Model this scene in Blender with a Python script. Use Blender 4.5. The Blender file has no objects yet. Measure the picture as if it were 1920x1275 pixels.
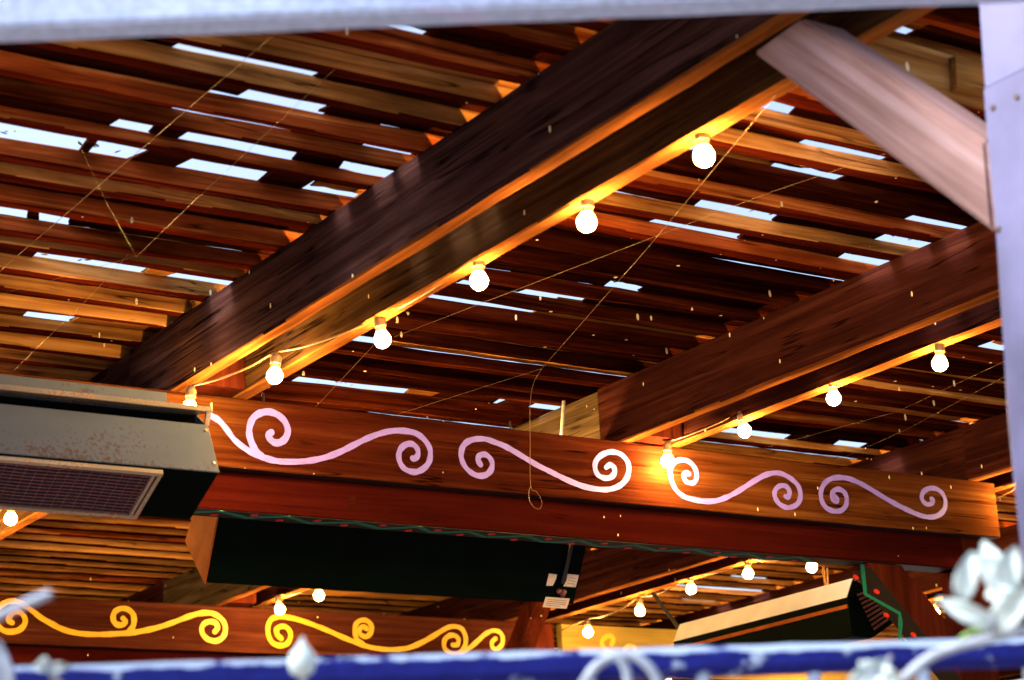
import bpy, bmesh, math, random
from mathutils import Vector, Matrix
random.seed(7)
S = bpy.context.scene
COL = S.collection

# ------------------------------------------------------------------ camera
# picture geometry: the roof's two horizontal directions and the vertical, as seen by the camera
PW, PH = 1920.0, 1275.0
FPX = 3828.6576
RW = Matrix(((0.83880779, -0.11700258, -0.53170659),
             (-0.54194914, -0.2725319, -0.79499528),
             (-0.05189051, 0.95500616, -0.29201132)))
CZ = 1.05                      # camera height
CAM = Vector((0, 0, CZ))
cd = bpy.data.cameras.new('camera')
cam = bpy.data.objects.new('camera', cd)
COL.objects.link(cam)
M4 = RW.to_4x4(); M4.translation = CAM
cam.matrix_world = M4
cd.sensor_width = 36.0
cd.lens = 36.0 * FPX / PW
cd.clip_start = 0.05; cd.clip_end = 2000
cd.dof.use_dof = True
cd.dof.focus_distance = 6.1
cd.dof.aperture_fstop = 4.6
S.camera = cam

# ------------------------------------------------------------------ light
SUN_AZ = math.atan2(-0.92, 0.30)
SUN_EL = math.radians(48)
w = bpy.data.worlds.new('World'); S.world = w; w.use_nodes = True
nt = w.node_tree
sky = nt.nodes.new('ShaderNodeTexSky'); sky.sky_type = 'NISHITA'; sky.sun_disc = False
sky.sun_elevation = SUN_EL; sky.sun_rotation = SUN_AZ
sky.air_density = 0.8; sky.dust_density = 7.0; sky.ozone_density = 0.4
nt.nodes['Background'].inputs['Strength'].default_value = 0.15
nt.links.new(sky.outputs['Color'], nt.nodes['Background'].inputs['Color'])
sd = bpy.data.lights.new('sun', 'SUN'); sun = bpy.data.objects.new('sun', sd); COL.objects.link(sun)
sd.energy = 1.5; sd.angle = math.radians(12); sd.color = (1.0, 0.96, 0.9)
to_sun = Vector((math.sin(SUN_AZ) * math.cos(SUN_EL), math.cos(SUN_AZ) * math.cos(SUN_EL), math.sin(SUN_EL)))
sun.rotation_euler = to_sun.to_track_quat('Z', 'Y').to_euler()
S.view_settings.view_transform = 'Standard'; S.view_settings.look = 'None'
S.view_settings.exposure = 1.8; S.view_settings.gamma = 1.0
S.cycles.max_bounces = 8

BULB_POWER = 400.0

# ------------------------------------------------------------------ helpers
def ray(u, v):
    return RW @ Vector((u - PW / 2, -(v - PH / 2), -FPX)).normalized()
def hit(u, v, ax, val):
    """point where the line of sight through picture point (u, v) meets the plane axis = val"""
    d = ray(u, v)
    return CAM + d * ((val - CAM[ax]) / d[ax])

def proj(p):
    c = RW.transposed() @ (Vector(p) - CAM)
    return PW / 2 + FPX * c.x / -c.z, PH / 2 - FPX * c.y / -c.z

def vline(u, x, y, z):
    """picture height, at picture column u, of the line along X through (x, y, z)"""
    for _ in range(3):
        u0, v0 = proj((x, y, z)); u1, v1 = proj((x + 0.02, y, z))
        x += 0.02 * (u - u0) / (u1 - u0)
    return proj((x, y, z))[1]

def tag(o, label=None, cat=None, group=None, kind=None):
    if label: o['label'] = label
    if cat: o['category'] = cat
    if group: o['group'] = group
    if kind: o['kind'] = kind
    return o
def thing(name, loc, label, cat, group=None):
    o = bpy.data.objects.new(name, None); COL.objects.link(o)
    o.empty_display_size = 0.05
    o.location = loc
    return tag(o, label, cat, group)
def wpos(o):
    p = Vector(o.location)
    return p + (wpos(o.parent) if o.parent else Vector((0, 0, 0)))
def build(name, bm, mat, parent=None, smooth=False, origin=None):
    """links bm (world coordinates) as ONE mesh object with its origin at the middle of it"""
    bmesh.ops.recalc_face_normals(bm, faces=bm.faces)
    if origin is None:
        lo = Vector((1e9,) * 3); hi = Vector((-1e9,) * 3)
        for v in bm.verts:
            for k in range(3):
                lo[k] = min(lo[k], v.co[k]); hi[k] = max(hi[k], v.co[k])
        origin = (lo + hi) / 2
    for v in bm.verts: v.co -= origin
    if smooth:
        for f in bm.faces: f.smooth = True
    me = bpy.data.meshes.new(name); bm.to_mesh(me); bm.free()
    for m in (mat if isinstance(mat, (list, tuple)) else [mat]): me.materials.append(m)
    o = bpy.data.objects.new(name, me); COL.objects.link(o)
    if parent:
        o.parent = parent; o.location = origin - wpos(parent)
    else:
        o.location = origin
    return o

AX = {'X': (Vector((1, 0, 0)), Vector((0, 1, 0)), Vector((0, 0, 1))),
      'Y': (Vector((0, 1, 0)), Vector((1, 0, 0)), Vector((0, 0, 1))),
      'Z': (Vector((0, 0, 1)), Vector((1, 0, 0)), Vector((0, 1, 0)))}
def sweep(bm, rings, closed_ends=True):
    vs = [[bm.verts.new(p) for p in r] for r in rings]
    n = len(vs[0])
    for a, b in zip(vs[:-1], vs[1:]):
        for i in range(n):
            bm.faces.new((a[i], a[(i + 1) % n], b[(i + 1) % n], b[i]))
    if closed_ends:
        bm.faces.new(vs[0][::-1]); bm.faces.new(vs[-1])
def timber(bm, p0, p1, wu, wv, up=Vector((0, 0, 1)), ch=0.003, jit=0.001, seg=0.25, skew=0.0, warp=0.0):
    """sawn timber with softened arrises from p0 to p1; wu = thickness across, wv = height along up"""
    p0 = Vector(p0); p1 = Vector(p1)
    d = (p1 - p0); L = d.length; d.normalize()
    v = (up - d * up.dot(d)).normalized(); u = d.cross(v)
    n = max(2, int(L / seg) + 1)
    rings = []
    ph = random.random() * 6; ph2 = random.random() * 6
    for i in range(n):
        t = i / (n - 1)
        c = p0 + d * (L * t)
        c = c + v * (warp * math.sin(ph + t * L * 1.7)) + u * (warp * math.sin(ph2 + t * L * 1.3))
        a, b = wu / 2, wv / 2
        pr = [(-a + ch, -b), (a - ch, -b), (a, -b + ch), (a, b - ch), (a - ch, b), (-a + ch, b), (-a, b - ch), (-a, -b + ch)]
        ring = []
        for (x, y) in pr:
            e = skew * (y / b) if i in (0, n - 1) else 0
            ring.append(c + u * (x + random.uniform(-jit, jit)) + v * (y + random.uniform(-jit, jit)) + d * e)
        rings.append(ring)
    sweep(bm, rings)
def box(bm, lo, hi, ch=0.002):
    lo = Vector(lo); hi = Vector(hi)
    c = (lo + hi) / 2
    timber(bm, (lo.x, c.y, c.z), (hi.x, c.y, c.z), hi.y - lo.y, hi.z - lo.z, ch=ch, jit=0, seg=1e9)
def prism(bm, poly, off):
    off = Vector(off)
    sweep(bm, [[Vector(p) for p in poly], [Vector(p) + off for p in poly]])
def tube(bm, pts, r, n=8, r_end=None):
    pts = [Vector(p) for p in pts]
    rings = []
    up = Vector((0.3, 0.2, 1)).normalized()
    for i, p in enumerate(pts):
        d = (pts[min(i + 1, len(pts) - 1)] - pts[max(i - 1, 0)]).normalized()
        if abs(d.dot(up)) > 0.97: up = Vector((1, 0.2, 0.1)).normalized()
        a = d.cross(up).normalized(); b = a.cross(d)
        rr = r if r_end is None else r + (r_end - r) * i / (len(pts) - 1)
        rings.append([p + (a * math.cos(2 * math.pi * k / n) + b * math.sin(2 * math.pi * k / n)) * rr for k in range(n)])
    sweep(bm, rings)
def lathe(bm, c, prof, n=20, axis=Vector((0, 0, 1))):
    axis = axis.normalized()
    a = axis.orthogonal().normalized(); b = axis.cross(a)
    rings = [[Vector(c) + axis * z + (a * math.cos(2 * math.pi * k / n) + b * math.sin(2 * math.pi * k / n)) * max(r, 1e-4) for k in range(n)] for r, z in prof]
    sweep(bm, rings)
def catmull(pts, k=6):
    out = []
    n = len(pts)
    for i in range(n - 1):
        p0, p1, p2, p3 = pts[max(i - 1, 0)], pts[i], pts[i + 1], pts[min(i + 2, n - 1)]
        for j in range(k):
            t = j / k
            out.append(0.5 * ((2 * p1) + (p2 - p0) * t + (2 * p0 - 5 * p1 + 4 * p2 - p3) * t * t + (3 * p1 - p0 - 3 * p2 + p3) * t ** 3))
    out.append(pts[-1])
    return out
def ribbon(bm, pts, width, nrm, t0, t1, smooth=True):
    """brush stroke of paint: pts on a plane with normal nrm, raised from t0 to t1 off it, round ends"""
    pts = catmull(pts, 5) if smooth else list(pts)
    n = len(pts)
    L = []; Rr = []
    for i, p in enumerate(pts):
        d = (pts[min(i + 1, n - 1)] - pts[max(i - 1, 0)]).normalized()
        s = nrm.cross(d).normalized()
        wd = width * 0.5 * (1 + 0.06 * math.sin(i * 0.9) + 0.05 * math.sin(i * 0.23) + random.uniform(-0.05, 0.05))
        if i == 0: d0, s0, w0 = d, s, wd
        L.append(p + s * wd); Rr.append(p - s * wd)
        d1, s1, w1 = d, s, wd
    m = 6
    startcap = [pts[0] - d0 * (w0 * math.sin(math.pi * k / m)) - s0 * (w0 * math.cos(math.pi * k / m)) for k in range(1, m)]
    endcap = [pts[-1] + d1 * (w1 * math.sin(math.pi * k / m)) + s1 * (w1 * math.cos(math.pi * k / m)) for k in range(1, m)]
    def layer(q, t): return [bm.verts.new(x + nrm * t) for x in q]
    Lt, Rt, St, Et = layer(L, t1), layer(Rr, t1), layer(startcap, t1), layer(endcap, t1)
    Lb, Rb, Sb, Eb = layer(L, t0), layer(Rr, t0), layer(startcap, t0), layer(endcap, t0)
    for i in range(n - 1):
        bm.faces.new((Lt[i], Lt[i + 1], Rt[i + 1], Rt[i]))
    bm.faces.new([Rt[0]] + St + [Lt[0]])
    bm.faces.new([Lt[-1]] + Et + [Rt[-1]])
    top = Lt + Et + Rt[::-1] + St; bot = Lb + Eb + Rb[::-1] + Sb
    for i in range(len(top)):
        j = (i + 1) % len(top)
        bm.faces.new((top[i], bot[i], bot[j], top[j]))
def BM(): return bmesh.new()

# ------------------------------------------------------------------ materials
def new_mat(name):
    m = bpy.data.materials.new(name); m.use_nodes = True
    return m, m.node_tree, m.node_tree.nodes['Principled BSDF']
def N(t, kind, **kw):
    n = t.nodes.new(kind)
    for k, v in kw.items():
        if hasattr(n, k): setattr(n, k, v)
        else: n.inputs[k.replace('_', ' ')].default_value = v
    return n
def ramp(t, stops):
    r = t.nodes.new('ShaderNodeValToRGB')
    e = r.color_ramp.elements
    while len(e) < len(stops): e.new(0.5)
    for x, (p, c) in zip(e, stops):
        x.position = p; x.color = (*c, 1) if len(c) == 3 else c
    return r
def mix(t, fac, a, b, mode='MIX'):
    m = t.nodes.new('ShaderNodeMix'); m.data_type = 'RGBA'; m.blend_type = mode
    for sock, val in ((m.inputs[0], fac), (m.inputs[6], a), (m.inputs[7], b)):
        if hasattr(val, 'links') or isinstance(val, bpy.types.NodeSocket): t.links.new(val, sock)
        elif isinstance(val, (int, float)): sock.default_value = val
        else: sock.default_value = (*val, 1)
    return m.outputs[2]
def wood(name, dark, mid, light, axis, rough=0.6, bump=0.35, flecks=0.0, vary=0.4, stain=0.5, spec=0.0, cracks=0.0, worn=None, rotx=0.0):
    """sawn timber: long grain along axis, blotches, knots, each board its own tone, pale drips"""
    m, t, p = new_mat(name)
    tc = t.nodes.new('ShaderNodeTexCoord'); oi = t.nodes.new('ShaderNodeObjectInfo')
    off = N(t, 'ShaderNodeVectorMath', operation='SCALE'); off.inputs[3].default_value = 37.0
    cmb = t.nodes.new('ShaderNodeCombineXYZ')
    for k in range(3): t.links.new(oi.outputs['Random'], cmb.inputs[k])
    t.links.new(cmb.outputs[0], off.inputs[0])
    add = N(t, 'ShaderNodeVectorMath', operation='ADD')
    t.links.new(tc.outputs['Object'], add.inputs[0]); t.links.new(off.outputs[0], add.inputs[1])
    if rotx:
        vr = t.nodes.new('ShaderNodeVectorRotate'); vr.rotation_type = 'X_AXIS'; vr.inputs['Angle'].default_value = rotx
        t.links.new(add.outputs[0], vr.inputs['Vector']); add = vr
    mp = t.nodes.new('ShaderNodeMapping')
    k = 'XYZ'.index(axis)
    sc = [34.0, 34.0, 34.0]; sc[k] = 1.1
    mp.inputs['Scale'].default_value = sc
    t.links.new(add.outputs[0], mp.inputs['Vector'])
    grain = N(t, 'ShaderNodeTexNoise', Scale=1.0, Detail=7.0, Roughness=0.62, Distortion=0.9)
    t.links.new(mp.outputs[0], grain.inputs['Vector'])
    mp2 = t.nodes.new('ShaderNodeMapping')
    sc2 = [9.0, 9.0, 9.0]; sc2[k] = 2.2
    mp2.inputs['Scale'].default_value = sc2
    t.links.new(add.outputs[0], mp2.inputs['Vector'])
    blot = N(t, 'ShaderNodeTexNoise', Scale=1.0, Detail=4.0, Roughness=0.55)
    t.links.new(mp2.outputs[0], blot.inputs['Vector'])
    r = ramp(t, [(0.30, dark), (0.52, mid), (0.72, light)])
    t.links.new(grain.outputs['Fac'], r.inputs[0])
    rb = ramp(t, [(0.33, (1 - stain,) * 3), (0.6, (1, 1, 1))])
    t.links.new(blot.outputs['Fac'], rb.inputs[0])
    base = r.outputs[0]
    if worn:
        cols, spans = worn
        rw_ = ramp(t, [(0.30, cols[0]), (0.52, cols[1]), (0.72, cols[2])]); t.links.new(grain.outputs['Fac'], rw_.inputs[0])
        sx = t.nodes.new('ShaderNodeSeparateXYZ'); t.links.new(tc.outputs['Object'], sx.inputs[0])
        nz = N(t, 'ShaderNodeTexNoise', Scale=2.6, Detail=3.0); t.links.new(tc.outputs['Object'], nz.inputs['Vector'])
        xs_ = N(t, 'ShaderNodeMath', operation='MULTIPLY_ADD'); xs_.inputs[1].default_value = 0.7; t.links.new(nz.outputs['Fac'], xs_.inputs[0]); t.links.new(sx.outputs['X'], xs_.inputs[2])
        fac = None
        for a_, b_ in spans:
            m_ = N(t, 'ShaderNodeMapRange', interpolation_type='SMOOTHSTEP'); m_.inputs[1].default_value = min(a_, b_); m_.inputs[2].default_value = max(a_, b_)
            if a_ > b_: m_.inputs[3].default_value = 1.0; m_.inputs[4].default_value = 0.0
            t.links.new(xs_.outputs[0], m_.inputs[0])
            if fac is None: fac = m_.outputs[0]
            else:
                mm = N(t, 'ShaderNodeMath', operation='MAXIMUM'); t.links.new(fac, mm.inputs[0]); t.links.new(m_.outputs[0], mm.inputs[1]); fac = mm.outputs[0]
        base = mix(t, fac, base, rw_.outputs[0])
    c = mix(t, 1.0, base, rb.outputs[0], 'MULTIPLY')
    hsv = t.nodes.new('ShaderNodeHueSaturation')
    mr = N(t, 'ShaderNodeMapRange'); mr.inputs[3].default_value = 1 - vary; mr.inputs[4].default_value = 1 + vary
    t.links.new(oi.outputs['Random'], mr.inputs[0]); t.links.new(mr.outputs[0], hsv.inputs['Value'])
    t.links.new(c, hsv.inputs['Color'])
    c = hsv.outputs[0]
    hgt = grain.outputs['Fac']
    if cracks:
        mpc = t.nodes.new('ShaderNodeMapping'); scc = [26.0, 26.0, 26.0]; scc[k] = 0.9; mpc.inputs['Scale'].default_value = scc
        t.links.new(add.outputs[0], mpc.inputs['Vector'])
        cn = N(t, 'ShaderNodeTexNoise', Scale=1.0, Detail=2.0, Distortion=0.25); t.links.new(mpc.outputs[0], cn.inputs['Vector'])
        rc = ramp(t, [(0.5 - cracks, (1, 1, 1)), (0.5, (0.12, 0.12, 0.12)), (0.5 + cracks, (1, 1, 1))]); t.links.new(cn.outputs['Fac'], rc.inputs[0])
        pm = N(t, 'ShaderNodeTexNoise', Scale=5.0, Detail=2.0); t.links.new(add.outputs[0], pm.inputs['Vector'])
        pr_ = ramp(t, [(0.47, (0, 0, 0)), (0.56, (1, 1, 1))]); t.links.new(pm.outputs['Fac'], pr_.inputs[0])
        ck = mix(t, pr_.outputs[0], (1, 1, 1), rc.outputs[0])
        c = mix(t, 1.0, c, ck, 'MULTIPLY')
        hm = N(t, 'ShaderNodeMath', operation='MULTIPLY'); t.links.new(grain.outputs['Fac'], hm.inputs[0]); t.links.new(ck, hm.inputs[1]); hgt = hm.outputs[0]
    if flecks:
        mp3 = t.nodes.new('ShaderNodeMapping'); mp3.inputs['Scale'].default_value = (13.0, 13.0, 5.5)
        t.links.new(add.outputs[0], mp3.inputs['Vector'])
        vo = N(t, 'ShaderNodeTexVoronoi', Scale=1.3)
        t.links.new(mp3.outputs[0], vo.inputs['Vector'])
        lt = N(t, 'ShaderNodeMath', operation='LESS_THAN'); lt.inputs[1].default_value = flecks
        t.links.new(vo.outputs['Distance'], lt.inputs[0])
        c = mix(t, lt.outputs[0], c, (0.75, 0.66, 0.48))
    t.links.new(c, p.inputs['Base Color'])
    p.inputs['Roughness'].default_value = rough
    p.inputs['Specular IOR Level'].default_value = spec
    bp = N(t, 'ShaderNodeBump'); bp.inputs['Strength'].default_value = bump; bp.inputs['Distance'].default_value = 0.006
    t.links.new(hgt, bp.inputs['Height']); t.links.new(bp.outputs[0], p.inputs['Normal'])
    return m
def plain(name, col, rough=0.5, metal=0.0, spec=0.4, nscale=60.0, namt=0.25, bump=0.1):
    m, t, p = new_mat(name)
    tc = t.nodes.new('ShaderNodeTexCoord')
    no = N(t, 'ShaderNodeTexNoise', Scale=nscale, Detail=5.0)
    t.links.new(tc.outputs['Object'], no.inputs['Vector'])
    r = ramp(t, [(0.3, tuple(x * (1 - namt) for x in col)), (0.7, tuple(min(1, x * (1 + namt)) for x in col))])
    t.links.new(no.outputs['Fac'], r.inputs[0]); t.links.new(r.outputs[0], p.inputs['Base Color'])
    p.inputs['Roughness'].default_value = rough; p.inputs['Metallic'].default_value = metal
    p.inputs['Specular IOR Level'].default_value = spec
    if bump:
        bp = N(t, 'ShaderNodeBump'); bp.inputs['Strength'].default_value = bump; bp.inputs['Distance'].default_value = 0.002
        t.links.new(no.outputs['Fac'], bp.inputs['Height']); t.links.new(bp.outputs[0], p.inputs['Normal'])
    return m
def rusty(name, base, rust, rust2, thr, metal, rough):
    m, t, p = new_mat(name)
    tc = t.nodes.new('ShaderNodeTexCoord')
    mp = t.nodes.new('ShaderNodeMapping'); mp.inputs['Scale'].default_value = (1.6, 6, 6)
    t.links.new(tc.outputs['Object'], mp.inputs['Vector'])
    big = N(t, 'ShaderNodeTexNoise', Scale=1.6, Detail=3.0)
    t.links.new(mp.outputs[0], big.inputs['Vector'])
    fine = N(t, 'ShaderNodeTexNoise', Scale=95.0, Detail=6.0, Roughness=0.7)
    t.links.new(tc.outputs['Object'], fine.inputs['Vector'])
    sx = t.nodes.new('ShaderNodeSeparateXYZ'); t.links.new(tc.outputs['Object'], sx.inputs[0])
    # more rust towards the far left lower edge of the hood
    zx = N(t, 'ShaderNodeMath', operation='MULTIPLY_ADD'); zx.inputs[1].default_value = -1.9; zx.inputs[2].default_value = 0.0
    t.links.new(sx.outputs['Z'], zx.inputs[0])
    s1 = N(t, 'ShaderNodeMath', operation='ADD'); t.links.new(zx.outputs[0], s1.inputs[0]); t.links.new(fine.outputs['Fac'], s1.inputs[1])
    s2 = N(t, 'ShaderNodeMath', operation='MULTIPLY_ADD'); s2.inputs[1].default_value = 0.6
    t.links.new(big.outputs['Fac'], s2.inputs[0]); t.links.new(s1.outputs[0], s2.inputs[2])
    f = ramp(t, [(thr, (0, 0, 0)), (thr + 0.10, (1, 1, 1))])
    t.links.new(s2.outputs[0], f.inputs[0])
    rc = ramp(t, [(0.35, rust), (0.65, rust2)]); t.links.new(fine.outputs['Fac'], rc.inputs[0])
    bc = ramp(t, [(0.3, tuple(x * 0.8 for x in base)), (0.7, base)]); t.links.new(big.outputs['Fac'], bc.inputs[0])
    c = mix(t, f.outputs[0], bc.outputs[0], rc.outputs[0])
    t.links.new(c, p.inputs['Base Color'])
    im = N(t, 'ShaderNodeMath', operation='MULTIPLY_ADD'); im.inputs[1].default_value = -metal; im.inputs[2].default_value = metal
    t.links.new(f.outputs[0], im.inputs[0]); t.links.new(im.outputs[0], p.inputs['Metallic'])
    ro = N(t, 'ShaderNodeMath', operation='MULTIPLY_ADD'); ro.inputs[1].default_value = 0.35; ro.inputs[2].default_value = rough
    t.links.new(f.outputs[0], ro.inputs[0]); t.links.new(ro.outputs[0], p.inputs['Roughness'])
    p.inputs['Specular IOR Level'].default_value = 0.08
    bp = N(t, 'ShaderNodeBump'); bp.inputs['Strength'].default_value = 0.12; bp.inputs['Distance'].default_value = 0.002
    t.links.new(fine.outputs['Fac'], bp.inputs['Height']); t.links.new(bp.outputs[0], p.inputs['Normal'])
    return m
def peeling(name, paint, under, thr, rough=0.45, edge=9.0):
    m, t, p = new_mat(name)
    tc = t.nodes.new('ShaderNodeTexCoord')
    no = N(t, 'ShaderNodeTexNoise', Scale=13.0, Detail=5.0, Roughness=0.6)
    t.links.new(tc.outputs['Object'], no.inputs['Vector'])
    sx = t.nodes.new('ShaderNodeSeparateXYZ'); t.links.new(tc.outputs['Object'], sx.inputs[0])
    up = N(t, 'ShaderNodeMapRange'); up.inputs[1].default_value = edge - 0.006; up.inputs[2].default_value = edge; up.inputs[3].default_value = 0; up.inputs[4].default_value = 0.22  # pale upper edge: a highlight mixed into the peeling mask
    t.links.new(sx.outputs['Z'], up.inputs[0])
    ad = N(t, 'ShaderNodeMath', operation='ADD'); t.links.new(no.outputs['Fac'], ad.inputs[0]); t.links.new(up.outputs[0], ad.inputs[1])
    f = ramp(t, [(thr, (0, 0, 0)), (thr + 0.05, (1, 1, 1))]); t.links.new(ad.outputs[0], f.inputs[0])
    fine = N(t, 'ShaderNodeTexNoise', Scale=70.0, Detail=4.0); t.links.new(tc.outputs['Object'], fine.inputs['Vector'])
    pr = ramp(t, [(0.3, tuple(x * 0.7 for x in paint)), (0.7, paint)]); t.links.new(fine.outputs['Fac'], pr.inputs[0])
    t.links.new(mix(t, f.outputs[0], pr.outputs[0], under), p.inputs['Base Color'])
    p.inputs['Roughness'].default_value = rough; p.inputs['Specular IOR Level'].default_value = 0.06
    bp = N(t, 'ShaderNodeBump'); bp.inputs['Strength'].default_value = 0.3; bp.inputs['Distance'].default_value = 0.001
    t.links.new(f.outputs[0], bp.inputs['Height']); t.links.new(bp.outputs[0], p.inputs['Normal'])
    return m

MAT = {}
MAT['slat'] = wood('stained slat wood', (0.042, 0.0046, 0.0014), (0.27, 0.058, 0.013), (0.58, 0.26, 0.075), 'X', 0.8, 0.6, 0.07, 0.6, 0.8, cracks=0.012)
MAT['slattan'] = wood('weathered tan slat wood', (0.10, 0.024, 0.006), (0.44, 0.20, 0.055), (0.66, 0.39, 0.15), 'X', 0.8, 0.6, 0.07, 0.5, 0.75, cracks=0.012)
MAT['slatdark'] = wood('shade-dark slat wood', (0.006, 0.0010, 0.0005), (0.028, 0.0042, 0.0014), (0.09, 0.019, 0.006), 'X', 0.75, 0.6, 0.085, 0.6, 0.7, cracks=0.012)  # shaded copy of the slat wood, missing light put into its colour
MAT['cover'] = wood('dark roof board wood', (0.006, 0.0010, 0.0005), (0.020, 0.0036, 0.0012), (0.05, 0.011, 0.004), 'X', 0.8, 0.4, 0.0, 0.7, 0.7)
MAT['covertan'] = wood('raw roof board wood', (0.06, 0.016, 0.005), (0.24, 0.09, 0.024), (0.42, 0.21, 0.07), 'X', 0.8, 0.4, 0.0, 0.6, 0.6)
MAT['slatshade'] = wood('shade-darkened slat underside', (0.015, 0.0016, 0.0006), (0.062, 0.0066, 0.0018), (0.11, 0.014, 0.004), 'X', 0.8, 0.5, 0.05, 0.6, 0.7)  # redder and darker than the slat faces: underside shade put into the colour
MAT['slatgold'] = wood('tan slat wood with bulb light', (0.20, 0.06, 0.013), (0.52, 0.235, 0.06), (0.70, 0.40, 0.14), 'X', 0.8, 0.6, 0.07, 0.45, 0.7, cracks=0.012)  # lighter copy of the slat wood, bulb light put into its colour
MAT['rafterp'] = wood('light-paled rafter', (0.04, 0.026, 0.015), (0.095, 0.066, 0.038), (0.16, 0.12, 0.075), 'Y', 0.7, 0.8, 0.045, 0.05, 0.4, cracks=0.02)  # pale copy of the rafter wood, strong side light put into its colour
MAT['rafterw'] = wood('tan unpainted rafter', (0.022, 0.010, 0.005), (0.055, 0.028, 0.012), (0.10, 0.058, 0.025), 'Y', 0.7, 1.0, 0.045, 0.05, 0.4, cracks=0.02)
MAT['rafter'] = wood('brown painted rafter', (0.018, 0.0045, 0.0038), (0.036, 0.0098, 0.008), (0.07, 0.022, 0.016), 'Y', 0.7, 0.9, 0.055, 0.12, 0.3, cracks=0.02)
MAT['rafterg'] = wood('weathered brown rafter', (0.016, 0.0064, 0.0066), (0.044, 0.020, 0.0185), (0.09, 0.046, 0.040), 'Y', 0.7, 1.0, 0.055, 0.05, 0.3, cracks=0.03)
MAT['rafteredge'] = wood('raw timber edge with bulb light', (0.10, 0.028, 0.007), (0.24, 0.085, 0.022), (0.34, 0.15, 0.045), 'Y', 0.7, 0.6, 0.0, 0.1, 0.5)  # cut edge made orange to carry the bulb light on the undersides
MAT['beam'] = wood('red brown painted beam', (0.020, 0.0036, 0.0018), (0.042, 0.0084, 0.0040), (0.070, 0.018, 0.008), 'X', 0.6, 0.8, 0.045, 0.06, 0.3, cracks=0.014, worn=(((0.030, 0.008, 0.002), (0.075, 0.024, 0.0065), (0.13, 0.055, 0.018)), ((1.65, 2.25), (0.55, 0.25))))
MAT['beam2'] = wood('brown painted rear beam', (0.024, 0.0060, 0.0036), (0.048, 0.0125, 0.0075), (0.08, 0.026, 0.015), 'X', 0.6, 0.5, 0.03, 0.06, 0.35)
MAT['lowbeam'] = wood('dark red painted beam', (0.018, 0.0021, 0.0015), (0.029, 0.0033, 0.0024), (0.039, 0.0052, 0.0034), 'X', 0.6, 0.2, 0.03, 0.06, 0.3, cracks=0.006)
MAT['olive'] = wood('olive painted board', (0.16, 0.12, 0.03), (0.22, 0.16, 0.04), (0.26, 0.2, 0.06), 'X', 0.6, 0.3, 0.0, 0.06, 0.25)
MAT['post'] = wood('brown painted post', (0.03, 0.0055, 0.003), (0.06, 0.011, 0.0055), (0.09, 0.018, 0.009), 'Z', 0.55, 0.4, 0.04, 0.1)
MAT['paled'] = plain('pale lilac post paint', (0.115, 0.125, 0.265), 0.6, nscale=6, namt=0.3, bump=0.3)
MAT['brace'] = wood('worn brown brace timber', (0.19, 0.112, 0.108), (0.28, 0.185, 0.19), (0.37, 0.27, 0.30), 'Y', 0.6, 0.3, 0.0, 0.05, 0.35, rotx=-math.pi / 4)
MAT['lilac'] = plain('lilac paint', (0.36, 0.26, 0.80), 0.5, nscale=40, namt=0.08, bump=0.2)
MAT['yellow'] = plain('yellow paint', (0.72, 0.40, 0.02), 0.5, nscale=40, namt=0.12, bump=0.2)
MAT['black'] = plain('near black paint and shade', (0.008, 0.007, 0.008), 0.5, nscale=20)
MAT['teal'] = plain('teal paint', (0.006, 0.19, 0.145), 0.5, nscale=50, namt=0.15)
MAT['reddot'] = plain('bright red paint', (0.62, 0.03, 0.02), 0.5, nscale=50, namt=0.1)
MAT['hood'] = rusty('rust spotted steel hood', (0.10, 0.135, 0.225), (0.045, 0.032, 0.035), (0.085, 0.065, 0.075), 0.92, 0.1, 0.5)
MAT['steel'] = rusty('worn steel trim', (0.5, 0.47, 0.42), (0.22, 0.08, 0.03), (0.35, 0.18, 0.1), 0.86, 0.7, 0.32)
MAT['dark'] = plain('dark green enamel', (0.0008, 0.0032, 0.0026), 0.6, spec=0.02, nscale=8, namt=0.3, bump=0.02)
MAT['orange'] = plain('tan enamel end cap', (0.30, 0.085, 0.018), 0.8, spec=0.02, nscale=14, namt=0.25)
MAT['cream'] = plain('cream enamel', (0.92, 0.91, 0.88), 0.7, spec=0.05, nscale=10, namt=0.08)
MAT['mesh'] = plain('rusty wire mesh', (0.15, 0.065, 0.07), 0.5, 0.6, nscale=120, namt=0.4)
MAT['emitter'] = plain('dark burner tiles', (0.014, 0.010, 0.03), 0.8, nscale=200, namt=0.5, bump=0.4)
MAT['paper'] = plain('paper label', (0.62, 0.55, 0.5), 0.7, nscale=80, namt=0.1)
MAT['ink'] = plain('printed ink', (0.08, 0.05, 0.05), 0.7)
MAT['socket'] = plain('dirty lamp socket', (0.12, 0.085, 0.06), 0.4, nscale=90, namt=0.4)
MAT['cord'] = plain('dark cord', (0.10, 0.055, 0.025), 0.5, nscale=120, namt=0.4)
MAT['wire'] = plain('fishing line', (0.17, 0.10, 0.055), 0.35, nscale=80, namt=0.3)
MAT['hose'] = plain('brass hose', (0.45, 0.2, 0.05), 0.35, 0.5, nscale=160, namt=0.4)
MAT['blue'] = peeling('peeling blue paint with top highlight', (0.012, 0.018, 0.19), (0.30, 0.42, 0.62), 0.60, edge=0.0125)  # peeled patches, plus a pale top edge painted in as a highlight
MAT['bar'] = peeling('white paint with wear', (0.40, 0.54, 0.86), (0.38, 0.44, 0.74), 0.60)
MAT['petal'] = plain('white petal', (0.40, 0.53, 0.58), 0.5, nscale=30, namt=0.05)
MAT['stem'] = plain('pale stem', (0.24, 0.31, 0.42), 0.5, nscale=60, namt=0.2)
MAT['petal'].node_tree.nodes['Principled BSDF'].inputs['Subsurface Weight'].default_value = 0.35
MAT['petal'].node_tree.nodes['Principled BSDF'].inputs['Subsurface Radius'].default_value = (0.01, 0.01, 0.01)
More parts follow.
